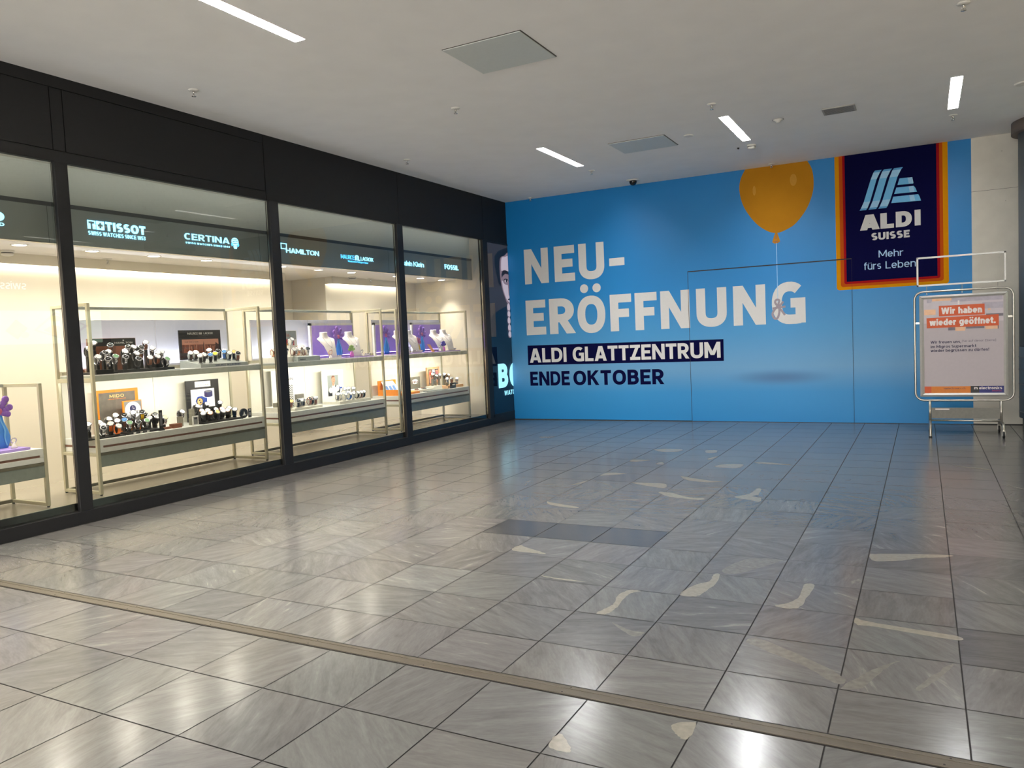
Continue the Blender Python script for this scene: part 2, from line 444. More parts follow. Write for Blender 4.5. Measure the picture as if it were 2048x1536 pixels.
def stone():
    m = bpy.data.materials.new('stone_tile'); MATS['stone_tile'] = m
    m.use_nodes = True; nt = m.node_tree; b = nt.nodes['Principled BSDF']; L = nt.links.new
    N = lambda t: nt.nodes.new('ShaderNode' + t)
    at = N('Attribute'); at.attribute_name = 'tint'
    ar = N('Attribute'); ar.attribute_name = 'grain'
    sep = N('SeparateColor'); L(ar.outputs['Color'], sep.inputs[0])
    tc = N('TexCoord')
    ang = N('Math'); ang.operation = 'MULTIPLY'; ang.inputs[1].default_value = 6.28; L(sep.outputs[0], ang.inputs[0])
    rot = N('VectorRotate'); rot.rotation_type = 'Z_AXIS'; L(tc.outputs['Object'], rot.inputs['Vector']); L(ang.outputs[0], rot.inputs['Angle'])
    off = N('VectorMath'); off.operation = 'SCALE'; off.inputs['Scale'].default_value = 40; L(ar.outputs['Color'], off.inputs[0])
    add = N('VectorMath'); add.operation = 'ADD'; L(rot.outputs[0], add.inputs[0]); L(off.outputs[0], add.inputs[1])
    mp = N('Mapping'); mp.inputs['Scale'].default_value = (2.2, 11, 1); L(add.outputs[0], mp.inputs['Vector'])
    n1 = N('TexNoise'); n1.inputs['Scale'].default_value = 1.6; n1.inputs['Detail'].default_value = 6; n1.inputs['Roughness'].default_value = .62; n1.inputs['Distortion'].default_value = .7
    L(mp.outputs[0], n1.inputs['Vector'])
    mp2 = N('Mapping'); mp2.inputs['Scale'].default_value = (16, 70, 1); L(add.outputs[0], mp2.inputs['Vector'])
    n2 = N('TexNoise'); n2.inputs['Scale'].default_value = 1.5; n2.inputs['Detail'].default_value = 3; L(mp2.outputs[0], n2.inputs['Vector'])
    r1 = N('MapRange'); r1.inputs['From Min'].default_value = .25; r1.inputs['From Max'].default_value = .75; r1.inputs['To Min'].default_value = .78; r1.inputs['To Max'].default_value = 1.22; L(n1.outputs['Fac'], r1.inputs['Value'])
    r2 = N('MapRange'); r2.inputs['From Min'].default_value = .25; r2.inputs['From Max'].default_value = .75; r2.inputs['To Min'].default_value = .93; r2.inputs['To Max'].default_value = 1.07; L(n2.outputs['Fac'], r2.inputs['Value'])
    mm = N('Math'); mm.operation = 'MULTIPLY'; L(r1.outputs[0], mm.inputs[0]); L(r2.outputs[0], mm.inputs[1])
    mx = N('Mix'); mx.data_type = 'RGBA'; mx.blend_type = 'MULTIPLY'; mx.inputs['Factor'].default_value = 1
    L(at.outputs['Color'], mx.inputs['A']); L(mm.outputs[0], mx.inputs['B'])
    # pale streaks, only in some tiles (grain blue channel)
    cr = N('MapRange'); cr.inputs['From Min'].default_value = .62; cr.inputs['From Max'].default_value = .72; L(n1.outputs['Fac'], cr.inputs['Value'])
    sg = N('MapRange'); sg.inputs['From Min'].default_value = .45; sg.inputs['From Max'].default_value = 1.; sg.inputs['To Max'].default_value = .5; L(sep.outputs[2], sg.inputs['Value'])
    ms = N('Math'); ms.operation = 'MULTIPLY'; L(cr.outputs[0], ms.inputs[0]); L(sg.outputs[0], ms.inputs[1])
    mv = N('Mix'); mv.data_type = 'RGBA'; mv.inputs['B'].default_value = rgb(165, 159, 146); L(ms.outputs[0], mv.inputs['Factor']); L(mx.outputs['Result'], mv.inputs['A'])
    L(mv.outputs['Result'], b.inputs['Base Color'])
    rr = N('MapRange'); rr.inputs['To Min'].default_value = .17; rr.inputs['To Max'].default_value = .22; L(n2.outputs['Fac'], rr.inputs['Value']); L(rr.outputs[0], b.inputs['Roughness'])
    b.inputs['Specular IOR Level'].default_value = .46
    bp = N('Bump'); bp.inputs['Strength'].default_value = .03; bp.inputs['Distance'].default_value = .0003; L(n2.outputs['Fac'], bp.inputs['Height']); L(bp.outputs['Normal'], b.inputs['Normal'])
stone()
M('vein', (142, 136, 123), .2, spec=.5, var=.10, scale=40)
M('vein_soft', (118, 114, 107), .2, spec=.55, var=.14, scale=30)

# ---- floor: one slab per tile, grout below ----
VEINS = [[(5.42, 4.232), (5.453, 4.422), (5.517, 4.52), (5.507, 4.655), (5.545, 4.668), (5.562, 4.486), (5.54, 4.336), (5.511, 4.229)], [(5.09, 3.787), (5.115, 3.899), (5.122, 3.978), (5.098, 4.103), (5.129, 4.207), (5.195, 4.216), (5.16, 4.163), (5.146, 4.094), (5.159, 3.916), (5.145, 3.8)], [(5.937, 4.225), (5.999, 4.308), (6.034, 4.429), (6.033, 4.644), (6.087, 4.645), (6.074, 4.4), (6.044, 4.228)], [(6.336, 4.19), (6.389, 4.162), (6.59, 4.133), (6.778, 4.108), (6.778, 4.052), (6.59, 4.076), (6.415, 4.1), (6.346, 4.098)], [(6.336, 5.385), (6.389, 5.433), (6.775, 5.537), (6.77, 5.487), (6.631, 5.416), (6.521, 5.32), (6.369, 5.256)], [(5.161, 6.905), (5.257, 7.078), (5.275, 7.32), (5.315, 7.32), (5.336, 7.066), (5.298, 6.977), (5.382, 6.924), (5.4, 6.771), (5.307, 6.817)], [(4.456, 6.938), (4.59, 6.927), (4.766, 6.794), (4.915, 6.781), (4.912, 6.704), (4.738, 6.73), (4.587, 6.777)], [(4.07, 7.323), (4.212, 7.335), (4.404, 7.33), (4.457, 7.133), (4.351, 7.155), (4.141, 7.255)], [(4.441, 7.761), (4.573, 7.694), (4.77, 7.607), (4.898, 7.586), (4.769, 7.512), (4.553, 7.578)], [(3.62, 7.578), (3.63, 7.77), (3.845, 7.774), (3.765, 7.689), (3.663, 7.612)], [(3.62, 8.533), (3.624, 8.66), (3.818, 8.66), (3.785, 8.608), (3.7, 8.523)], [(3.635, 9.431), (3.702, 9.53), (3.955, 9.55), (3.959, 9.367), (3.806, 9.296)], [(4.264, 9.51), (4.387, 9.55), (4.418, 9.376), (4.326, 9.318)], [(4.433, 8.881), (4.5, 9.1), (4.51, 9.0), (4.48, 8.858)], [(4.631, 8.407), (4.702, 8.572), (4.898, 8.6), (4.88, 8.367), (4.751, 8.353)], [(4.98, 8.79), (5.143, 8.789), (5.36, 8.704), (5.351, 8.671), (5.081, 8.691)], [(3.62, 6.284), (3.687, 6.243), (3.986, 6.141), (3.949, 6.089), (3.701, 6.161)], [(3.526, 7.04), (3.58, 7.265), (3.6, 7.3), (3.605, 7.2), (3.58, 7.118)], [(4.07, 4.869), (4.146, 4.831), (4.342, 4.731), (4.243, 4.717), (4.075, 4.739)], [(4.524, 4.275), (4.638, 4.268), (4.841, 4.259), (4.683, 4.243)], [(1.56, 10.343), (1.6, 10.4), (1.79, 10.41), (1.78, 10.325), (1.663, 10.251)], [(5.428, 2.46), (5.434, 2.559), (5.519, 2.46)], [(5.795, 2.783), (5.872, 2.836), (5.874, 2.705), (5.833, 2.719)], [(3.967, 8.423), (3.995, 8.569), (4.06, 8.412)], [(6.857, 9.08), (6.95, 8.975), (7.22, 8.833), (7.22, 8.804), (6.983, 8.919)]]
SOFTV = [[(5.89, 3.691), (5.968, 3.738), (6.32, 3.476), (6.32, 3.377), (6.189, 3.495), (5.989, 3.619)], [(5.536, 4.761), (5.645, 5.056), (5.833, 5.1), (5.82, 5.03), (5.636, 4.717)], [(6.34, 3.345), (6.443, 3.571), (6.555, 3.727), (6.499, 3.621), (6.416, 3.38)], [(5.215, 3.691), (5.332, 3.626), (5.415, 3.62), (5.37, 3.554)], [(6.615, 3.462), (6.728, 3.727), (6.746, 3.721), (6.642, 3.461)]]
XW = 11.3
def make_floor():
    b = MB(); tint = []; grain = []
    xs = [6.782 - .453 * k for k in range(-11, 16)][::-1]
    xs = [x for x in xs if x < XW] + [XW]
    ys = [2.85 - .445 * k for k in range(1, 30)][::-1] + [2.85]
    ys2 = [2.94, 3.33] + [3.33 + .445 * k for k in range(1, 21)] + [D + .3]
    rnd = random.Random(3)
    g = .003
    b.face([(-.02, -10.2, -.003), (XW, -10.2, -.003), (XW, D + .3, -.003), (-.02, D + .3, -.003)], 'grout')
    tint += [(0, 0, 0, 1)] * 4; grain += [(0, 0, 0, 1)] * 4
    for Yl in (ys, ys2):
        for j in range(len(Yl) - 1):
            for i in range(len(xs) - 1):
                x0, x1, y0, y1 = xs[i], xs[i + 1], Yl[j], Yl[j + 1]
                v = rnd.gauss(1, .05)
                hue = rnd.choice([(1, 1, 1), (1.01, 1, .985), (.985, 1.005, .99), (1.01, .99, 1.005), (.99, 1, 1.01), (1.015, 1, .98)])
                cx, cy = (x0 + x1) / 2, (y0 + y1) / 2
                base = .14
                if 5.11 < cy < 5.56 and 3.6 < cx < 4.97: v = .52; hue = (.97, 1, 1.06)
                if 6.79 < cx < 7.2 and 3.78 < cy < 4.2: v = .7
                b.face([(x0 + g, y0 + g, 0), (x1 - g, y0 + g, 0), (x1 - g, y1 - g, 0), (x0 + g, y1 - g, 0)], 'stone_tile')
                tint += [tuple(base * v * h * w for h, w in zip(hue, (1.04, 1., .95))) + (1,)] * 4
                gr = (rnd.random() * .5 - .1, rnd.random(), rnd.random(), 1)
                grain += [gr] * 4
    for P, mt in [(p, 'vein') for p in VEINS] + [(p, 'vein_soft') for p in SOFTV]:
        Q = crom(P, 7, True)
        Q = [(x + rnd.gauss(0, .0022), y + rnd.gauss(0, .0022)) for x, y in Q]
        ar = sum(Q[k][0] * Q[(k + 1) % len(Q)][1] - Q[(k + 1) % len(Q)][0] * Q[k][1] for k in range(len(Q)))
        if ar < 0: Q = Q[::-1]
        b.face([(x, y, .0004) for x, y in Q], mt)
        tint += [(.5, .5, .5, 1)] * len(Q); grain += [(0, 0, 0, 1)] * len(Q)
    o = b.build('floor', org=(0, 0, 0))
    for nm, data in (('tint', tint), ('grain', grain)):
        ca = o.data.color_attributes.new(nm, 'FLOAT_COLOR', 'CORNER')
        ca.data.foreach_set('color', [c for q in data for c in q])
    struct(o)
make_floor()

b = MB()   # expansion joint strip across the hall floor
b.box(0, XW, 2.853, 2.937, -.004, .001, 'strip_dark')
b.box(0, XW, 2.858, 2.882, -.002, .004, 'strip_metal', .001)
b.box(0, XW, 2.884, 2.906, -.002, .0025, 'strip_metal')
b.box(0, XW, 2.908, 2.930, -.002, .004, 'strip_metal', .001)
rnd = random.Random(5)
for k in range(16):
    x = .4 + k * .7
    b.cyl((x, 2.87, .004), .004, .0006, 'strip_dark', 8); b.cyl((x + .02, 2.919, .004), .004, .0006, 'strip_dark', 8)
struct(b.build('trim_1', org=(0, 0, 0)), 'bronze metal expansion joint strip running across the tiled floor')

# ---- hall ceiling with holes for the linear lights ----
LIGHTS = []
for yc0, yc1 in ((3.52, 4.895), (9.295, 10.66), (-2.25, -.88), (-8.0, -6.63)):
    for xc in (2.27, 4.635, 6.99, 9.1):
        LIGHTS.append((xc - .058, xc + .058, yc0, yc1))
def make_ceiling():
    xs = sorted({-.3, XW} | {q for r in LIGHTS for q in r[:2]}); ys = sorted({-10.2, D + .3} | {q for r in LIGHTS for q in r[2:]})
    b = MB()
    for i in range(len(xs) - 1):
        for j in range(len(ys) - 1):
            cx, cy = (xs[i] + xs[i + 1]) / 2, (ys[j] + ys[j + 1]) / 2
            if any(r[0] < cx < r[1] and r[2] < cy < r[3] for r in LIGHTS): continue
            b.box(xs[i], xs[i + 1], ys[j], ys[j + 1], HC, HC + .02, 'ceiling_paint')
    b.box(-.3, XW, -10.2, D + .3, HC + .3, HC + .32, 'ceiling_paint')
    struct(b.build('ceiling', org=(0, 0, HC)))
make_ceiling()
M('tube_light', (255, 255, 255), .5, em=(252, 253, 255), ems=165)
M('tube_light_strong', (255, 255, 255), .5, em=(255, 250, 242), ems=640)
M('tube_light_weak', (255, 255, 255), .5, em=(252, 253, 255), ems=75)
NEAR = {(2.27, 3.52): 'long recessed ceiling light cut by the top edge of the photo',
        (2.27, 9.295): 'recessed ceiling light beside the square panel, above the bend towards the blue wall',
        (4.635, 9.295): 'recessed ceiling light next to the smoke detector and above the yellow balloon',
        (6.99, 9.295): 'recessed ceiling light nearest the grey column, seen almost end on'}
for r in LIGHTS:
    xc = round((r[0] + r[1]) / 2, 3)
    t = thing('ceiling_light', ((r[0] + r[1]) / 2, (r[2] + r[3]) / 2, HC), NEAR.get((xc, r[2]), 'recessed linear ceiling light over the hall behind the camera'), 'light', 'linear ceiling lights')
    b = MB()
    for x0, x1, y0, y1 in ((r[0] - .002, r[0] + .004, r[2], r[3]), (r[1] - .004, r[1] + .002, r[2], r[3]), (r[0], r[1], r[2], r[2] + .006), (r[0], r[1], r[3] - .006, r[3])):
        b.box(x0, x1, y0, y1, HC - .001, HC + .10, 'trough_white')
    b.build('housing', t)
    b = MB(); b.box(r[0] + .005, r[1] - .005, r[2] + .03, r[3] - .06, HC + .085, HC + .095, 'tube_light_strong' if xc < 3 and r[2] < 5 else 'tube_light' if xc < 6 else 'tube_light_weak'); b.build('diffuser', t)

# ---- shopfront wall ----
b = MB()
yy0 = -10.2
b.box(-.06, -.012, yy0, D + .1, 3.2, HC, 'black_metal')
def fp(y0, y1, z0, z1): b.box(-.014, 0, y0, y1, z0, z1, 'fascia_black')
fp(yy0, 6.696, 3.2, 3.292); fp(yy0, 6.696, 3.842, HC)
for y0, y1 in ((-10.2, -8.16), (-8.15, -5.68), (-5.67, -3.2), (-3.19, -.71), (-.70, 1.755), (1.763, 4.222), (4.344, 6.692)): fp(y0, y1, 3.30, 3.834)
fp(4.230, 4.336, 3.30, 3.834)
fp(6.704, 9.260, 3.2, HC); fp(9.268, 11.70, 3.2, HC); fp(11.708, D, 3.2, HC)
b.box(-.06, 0, yy0, YS0 - .1, 0, 3.2, 'fascia_black')          # closed front further back along the hall
b.box(-.06, -.002, 11.76, D + .1, 0, 3.2, 'black_metal')       # behind the light box
struct(b.build('wall_left', org=(0, 0, 0)), 'black panelled fascia above the shop windows')
b = MB()
b.box(-.09, .012, YS0 - .1, D, 0, .118, 'black_metal', .004)
struct(b.build('trim_2', org=(0, 0, 0)), 'black plinth under the shop windows')
WIN = [(-.62, 1.75), (1.87, 4.215), (4.335, 6.728), (6.868, 9.185), (9.325, 11.64)]
for k, (y0, y1) in enumerate([(WIN[i][1], WIN[i + 1][0]) for i in range(4)] + [(11.64, 11.765)]):
    b = MB()
    b.box(-.028, .014, y0, y1, .118, 3.2, 'black_metal', .003)
    b.box(-.062, -.034, y0 + .018, y1 - .018, .118, 3.2, 'steel', .002); b.box(-.075, -.062, y0 + .022, y1 - .022, .118, 3.2, 'black_metal')
    b.box(-.034, -.028, y0 + .006, y1 - .006, .118, 3.2, 'strip_dark')
    struct(b.build('trim_%d' % (k + 3), org=(0, 0, 0)), 'black window mullion with a steel inner post')
for k, (y0, y1) in enumerate(WIN):
    b = MB(); b.face([(-.030, y0, .118), (-.030, y1, .118), (-.030, y1, 3.2), (-.030, y0, 3.2)], 'window_glass')
    struct(b.build('window_%d' % (k + 1), org=(0, y0, 0)), 'large clear shop window pane')

# ---- shop interior shell ----
b = MB()
b.box(-2.3, -.085, YS0, YS1, 0, ZP, 'shop_floor')
b.box(-.0855, -.080, YS0, YS1, .1, ZP - .004, 'sill_metal')
b.box(-.086, -.078, YS0, YS1, ZP - .004, ZP + .001, 'steel')
struct(b.build('floor', org=(0, 0, 0)), 'light beige floor of the shop windows')
b = MB(); b.box(-2.3, -.24, YS0, YS1, 2.55, 2.56, 'shop_ceiling')
for y0, y1 in ((YS0, 8.27), (9.27, 11.2)):
    b.box(-1.318, -1.302, y0, y1, 2.445, 2.55, 'shop_wall')          # cove fascia
b.box(-1.44, -1.302, 11.2, 11.215, 2.445, 2.55, 'shop_wall'); b.box(-1.44, -1.302, 9.262, 9.275, 2.445, 2.55, 'shop_wall')
struct(b.build('ceiling', org=(0, 0, 2.5)), 'cream shop ceiling with light coves along its back')
b = MB()
b.box(-1.54, -1.44, YS0, 8.28, ZP, 2.55, 'shop_wall'); b.box(-1.54, -1.44, 9.26, YS1, ZP, 2.55, 'shop_wall')
b.box(-2.13, -1.54, 8.18, 8.28, ZP, 2.55, 'shop_wall'); b.box(-2.13, -1.54, 9.26, 9.36, ZP, 2.55, 'shop_wall')
b.box(-2.23, -2.13, 8.18, 9.36, ZP, 2.55, 'shop_wall')
struct(b.build('wall_back', org=(0, 0, 0)), 'cream back wall of the shop windows')
b = MB(); b.box(-2.135, -2.12, 8.34, 9.08, ZP, 2.33, 'shop_wall')
for q in ((8.33, 8.335, ZP, 2.34), (9.085, 9.09, ZP, 2.34), (8.33, 9.09, 2.335, 2.34)): b.box(-2.131, -2.125, *q, 'band_gray')
struct(b.build('door_1', org=(-2.13, 8.34, ZP)), 'flush cream door in the recess of the shop back wall')
b = MB()
b.box(-1.54, -.09, YS1, YS1 + .08, 0, 3.25, 'shop_wall')
b.box(-1.54, -.09, YS0 - .08, YS0, 0, 3.25, 'shop_wall')
struct(b.build('wall_right', org=(0, YS1, 0)), 'cream end wall of the shop windows')
b = MB()
b.box(-.31, -.236, YS0, 11.655, 2.525, 2.885, 'band_gray')
b.box(-.312, -.233, YS0, 11.655, 2.85, 2.888, 'band_dark')
b.box(-.30, -.234, YS0, 11.655, 2.521, 2.527, 'steel')
for y in (1.8, 4.273, 6.78, 9.28): b.box(-.24, -.2352, y, y + .004, 2.528, 2.85, 'band_dark')
struct(b.build('trim_8', org=(0, 0, 2.5)), 'dark grey sign band inside the shop windows')
b = MB()
b.box(-.32, -.27, YS0, YS1, 2.888, 3.30, 'upper_gray')
b.box(-.27, -.062, YS0, YS1, 3.236, 3.25, 'white_paint')
struct(b.build('wall_upper', org=(0, 0, 2.9)), 'grey panel above the sign band inside the shop windows')

# cove lights and an added fill strip for the grey upper panel
def cove(y0, y1):
    area('cove_light', (-1.418, (y0 + y1) / 2, 2.515), .024, 6.5 * (y1 - y0), (1, .92, .78), (0, math.radians(20), 0), y1 - y0, spread=170)
cove(YS0 + .05, 8.24); cove(9.30, 11.17)
area('panel_lamp', (-.066, (YS0 + YS1) / 2, 3.222), .02, 3.5, (1, .96, .88), (0, math.radians(82), 0), YS1 - YS0 - .1, spread=170)   # unseen strip added behind the lintel to brighten the grey panel

# ---- end wall, opposite side and back of the hall ----
b = MB()
b.box(7.262, XW, D, D + .2, 0, 3.215, 'concrete_panel'); b.box(7.262, XW, D, D + .2, 3.219, HC, 'concrete_panel')
b.box(7.262, XW, D + .004, D + .2, 3.21, 3.225, 'strip_dark')
b.box(7.262, XW, D - .002, D + .01, 0, .012, 'grout')
for x, z in ((7.62, 3.72), (7.66, 3.05), (7.58, 2.3)): b.cyl((x, D, z), .006, .002, 'strip_dark', 8, axis='y')
struct(b.build('wall_end', org=(7.262, D, 0)), 'pale concrete panel wall beside the blue hoarding')
M('far_wall', (120, 114, 104), .6)
M('fill_panel_dim', (150, 140, 122), .6, em=(255, 236, 208), ems=1.5)
M('fill_panel', (200, 195, 185), .6, em=(250, 250, 250), ems=15)
b = MB(); b.box(XW, XW + .1, -10.2, D + .3, 0, HC, 'far_wall')
for y in (-7, -3.4, .2, 3.8):
    b.box(XW - .03, XW, y, y + 3.0, .1, 2.7, 'fill_panel_dim')  # glowing panels out of view, added as weak fill for the hall
struct(b.build('wall_opposite', org=(XW, 0, 0)), 'opposite wall of the hall with added dim fill panels, seen only in reflections')
b = MB(); b.box(-.3, XW, -10.3, -10.2, 0, HC, 'far_wall')
for x, mt in ((.4, 'fill_panel'), (4.1, 'fill_panel'), (7.8, 'fill_panel_dim')): b.box(x, x + 3.2, -10.2, -10.17, .2, 3.1, mt)  # unseen glowing panels added to brighten the ceiling and hoarding
struct(b.build('wall_front', org=(0, -10.2, 0)), 'far end of the hall behind the camera with added glowing fill panels')

# lit banner and sign on the opposite side: they show mirrored in the shop glass
M('banner_green', (190, 215, 195), .6, em=(196, 226, 196), ems=2.6)
M('banner_brown', (150, 110, 80), .6, em=(180, 130, 90), ems=1.2)
M('banner_yellow', (230, 220, 80), .6, em=(240, 230, 90), ems=2.2)
M('banner_peach', (230, 190, 140), .6, em=(240, 190, 130), ems=2.2)
M('banner_grey', (150, 150, 150), .6, em=(150, 155, 150), ems=1.4)
M('sign_white', (240, 235, 240), .5, em=(240, 232, 255), ems=5)
PL = dict(org=(XW, 0, 0), ex=(0, -1, 0), ey=Z_)
t = thing('banner', (XW, 11.0, 1.8), 'pale green lit banner with phone and card pictures, mirrored in the first window', 'banner')
b = MB(); b.box(XW - .04, XW - .001, 9.86, 12.3, 1.84, 2.60, 'banner_green')
P2 = dict(org=(XW - .041, 0, 0), ex=(0, -1, 0), ey=Z_)
def ml(P): return [(-y, z) for y, z in P][::-1]
b.prism(ml([(10.0, 2.15), (10.25, 2.4), (10.5, 2.2), (10.25, 1.95)]), 'banner_brown', off=.002, **P2)
b.prism(ml([(10.08, 2.17), (10.22, 2.33), (10.42, 2.2), (10.25, 2.03)]), 'banner_peach', off=.004, **P2)
b.prism(ml(ell(10.42, 2.05, .1, .07)), 'banner_grey', off=.002, **P2)
b.prism(ml([(10.62, 2.15), (11.15, 2.58), (11.95, 2.25), (11.4, 1.9)]), 'banner_grey', off=.002, **P2)
b.prism(ml([(10.70, 2.16), (11.16, 2.53), (11.85, 2.25), (11.38, 1.95)]), 'banner_green', off=.004, **P2)
b.prism(ml(ell(11.15, 2.42, .13, .07)), 'banner_yellow', off=.006, **P2)
b.prism(ml([(10.85, 2.15), (11.05, 2.27), (11.5, 2.2), (11.3, 2.0), (11.1, 2.03)]), 'banner_peach', off=.006, **P2)
b.build('panel', t)
t = thing('lettering_sign', (XW, 10.2, 3.0), 'white lit lettering on the opposite wall, mirrored in the first window', 'sign')
b = MB(); b.polys(text_polys('swisscom', .13, .05, -10.55, -9.5, 3.08, .19), 'sign_white', org=(XW - .02, 0, 0), ex=(0, -1, 0), ey=Z_, off=.001); b.build('lettering', t)
# =====================================================================
# BLUE HOARDING
# =====================================================================
M('print_white', (212, 210, 206), .55, var=.015)
M('print_navy', (8, 9, 52), .8, spec=.05, var=.03)
M('print_yellow', (206, 138, 2), .75, spec=.1, var=.02)
M('print_orange', (182, 76, 12), .75, spec=.1, var=.02)
M('print_red', (146, 10, 20), .75, spec=.1, var=.02)
M('print_gold', (176, 120, 24), .75, spec=.1, var=.03, scale=6)
M('print_gold_dark', (150, 96, 20), .5)
M('print_gold_light', (190, 138, 52), .75, spec=.1)
M('print_sky', (96, 178, 226), .5, var=.03)
M('print_sky_mid', (70, 150, 205), .5)
M('print_sky_pale', (150, 200, 232), .5)
M('print_ribbon', (150, 138, 146), .5, var=.08, scale=60)
M('seam_dark', (40, 34, 30), .7)
M('text_pale', (170, 205, 235), .5)

def hoarding_blue():
    """Printed film: blue with a paler printed band low down and the printed shadow of the balloon."""
    m = M('hoarding_blue', (36, 128, 200), .42, spec=.35, var=.02, scale=2)
    nt = m.node_tree; L = nt.links.new; b = nt.nodes['Principled BSDF']
    N = lambda t: nt.nodes.new('ShaderNode' + t)
    tc = N('TexCoord'); sx = N('SeparateXYZ'); L(tc.outputs['Object'], sx.inputs[0])
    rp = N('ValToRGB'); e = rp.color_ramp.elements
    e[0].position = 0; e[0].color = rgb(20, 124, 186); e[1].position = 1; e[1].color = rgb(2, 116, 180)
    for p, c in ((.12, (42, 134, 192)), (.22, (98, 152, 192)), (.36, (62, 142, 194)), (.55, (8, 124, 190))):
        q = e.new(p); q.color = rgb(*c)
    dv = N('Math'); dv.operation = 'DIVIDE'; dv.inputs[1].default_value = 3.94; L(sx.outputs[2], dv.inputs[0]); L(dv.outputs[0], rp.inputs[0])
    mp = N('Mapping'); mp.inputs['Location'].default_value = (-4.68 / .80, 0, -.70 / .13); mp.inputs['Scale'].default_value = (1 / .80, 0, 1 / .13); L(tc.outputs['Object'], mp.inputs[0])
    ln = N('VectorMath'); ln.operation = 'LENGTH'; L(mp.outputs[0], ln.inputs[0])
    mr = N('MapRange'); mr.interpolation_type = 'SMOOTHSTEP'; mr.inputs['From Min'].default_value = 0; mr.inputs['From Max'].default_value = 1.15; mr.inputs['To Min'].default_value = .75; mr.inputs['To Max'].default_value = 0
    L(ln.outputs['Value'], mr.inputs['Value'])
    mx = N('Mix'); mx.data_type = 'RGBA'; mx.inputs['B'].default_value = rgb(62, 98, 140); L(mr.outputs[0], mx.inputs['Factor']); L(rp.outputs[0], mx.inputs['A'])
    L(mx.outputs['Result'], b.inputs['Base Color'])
hoarding_blue()
HW = 7.262
t = thing('hoarding', (3.6, D, 0), 'bright blue site hoarding with big white lettering closing off the end of the hall', 'hoarding')
# child meshes keep the hoarding corner as origin so the print maps from it
ORG[t.name] = Vector((0, D, 0)); t.location = (0, D, 0)
F = dict(org=(0, D, 0), ex=X_, ey=Z_)
b = MB()
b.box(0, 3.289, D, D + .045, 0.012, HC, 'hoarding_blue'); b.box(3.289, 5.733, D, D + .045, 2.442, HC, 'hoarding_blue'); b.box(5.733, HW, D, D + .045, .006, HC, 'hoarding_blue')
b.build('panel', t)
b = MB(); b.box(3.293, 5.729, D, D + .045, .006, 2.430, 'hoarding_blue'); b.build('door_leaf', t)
b = MB()
b.box(3.288, 3.294, D - .004, D + .02, 0, 2.444, 'seam_dark'); b.box(5.731, 5.734, D - .004, D + .02, 0, 2.444, 'seam_dark'); b.box(3.289, 5.733, D - .004, D + .02, 2.430, 2.446, 'seam_dark')
b.box(0, .9, D - .003, D + .02, 0, .014, 'seam_dark'); b.box(.9, HW, D - .002, D + .03, 0, .006, 'seam_dark')
b.build('door_seam', t)
b = MB()
for ch, x0, x1 in (('N', .335, .81), ('E', .925, 1.313), ('U', 1.39, 1.86)):
    b.polys(text_polys(ch, .225, 0, x0, x1, 2.443, .619), 'print_white', **F)
b.prism(rect(1.95, 2.222, 2.638, 2.768), 'print_white', off=.001, **F)
b.build('headline_lettering', t)
b = MB()
for ch, x0, x1 in (('E', .325, .716), ('R', .79, 1.29), ('O', 1.331, 1.846), ('F', 1.935, 2.317), ('F', 2.378, 2.759), ('N', 2.82, 3.307), ('U', 3.415, 3.899), ('N', 4.003, 4.497), ('G', 4.59, 5.08)):
    hi = ch in 'OG'
    b.polys(text_polys(ch, .225, 0, x0, x1, 1.53 - .012 * hi, .622 + .024 * hi), 'print_white', **F)
for x in (1.472, 1.704): b.prism(ell(x, 2.29, .076, .076, 24), 'print_white', off=.001, **F)
b.build('headline_lettering', t)
b = MB(); b.prism([(.326, .99), (3.832, .977), (3.834, 1.326), (.328, 1.343)], 'print_navy', off=.0008, **F)
b.build('place_bar', t)
for w, x0, x1 in (('ALDI', .365, 1.09), ('GLATTZENTRUM', 1.21, 3.785)):
    b = MB(); b.polys(text_polys(w, .2, .075, x0, x1, 1.032, .255), 'print_white', off=.002, **F); b.build('place_lettering', t)
for w, x0, x1 in (('ENDE', .356, 1.135), ('OKTOBER', 1.205, 2.845)):
    b = MB(); b.polys(text_polys(w, .21, .09, x0, x1, .615, .255), 'print_navy', **F); b.build('date_lettering', t)
# balloon print
b = MB()
bl = crom([(4.241, HC), (4.17, 3.81), (4.144, 3.634), (4.2, 3.383), (4.354, 3.131), (4.525, 2.978), (4.68, 2.92), (4.825, 2.956), (4.97, 3.04), (5.127, 3.239), (5.215, 3.46), (5.233, 3.643), (5.21, 3.82), (5.15, HC)], 5)
b.prism([(x, min(z, HC)) for x, z in bl][::1], 'print_gold', off=.001, **F)
b.prism(ell(4.945, 3.69, .05, .09), 'print_gold_light', off=.002, **F); b.prism(ell(4.369, 3.60, .024, .075), 'print_gold_light', off=.002, **F)
b.prism([(4.665, 2.925), (4.695, 2.925), (4.728, 2.82), (4.734, 2.785), (4.70, 2.765), (4.65, 2.762), (4.618, 2.785), (4.628, 2.82)][::-1], 'print_gold', off=.002, **F)
b.prism(ell(4.676, 2.79, .04, .014), 'print_gold_dark', off=.003, **F); b.prism([(4.672, 2.9), (4.69, 2.9), (4.685, 2.83), (4.660, 2.83)][::-1], 'print_gold_dark', off=.003, **F)
b.build('balloon_print', t)
b = MB(); b.prism(rect(4.675, 4.683, 1.86, 2.77), 'print_sky_pale', off=.003, **F)
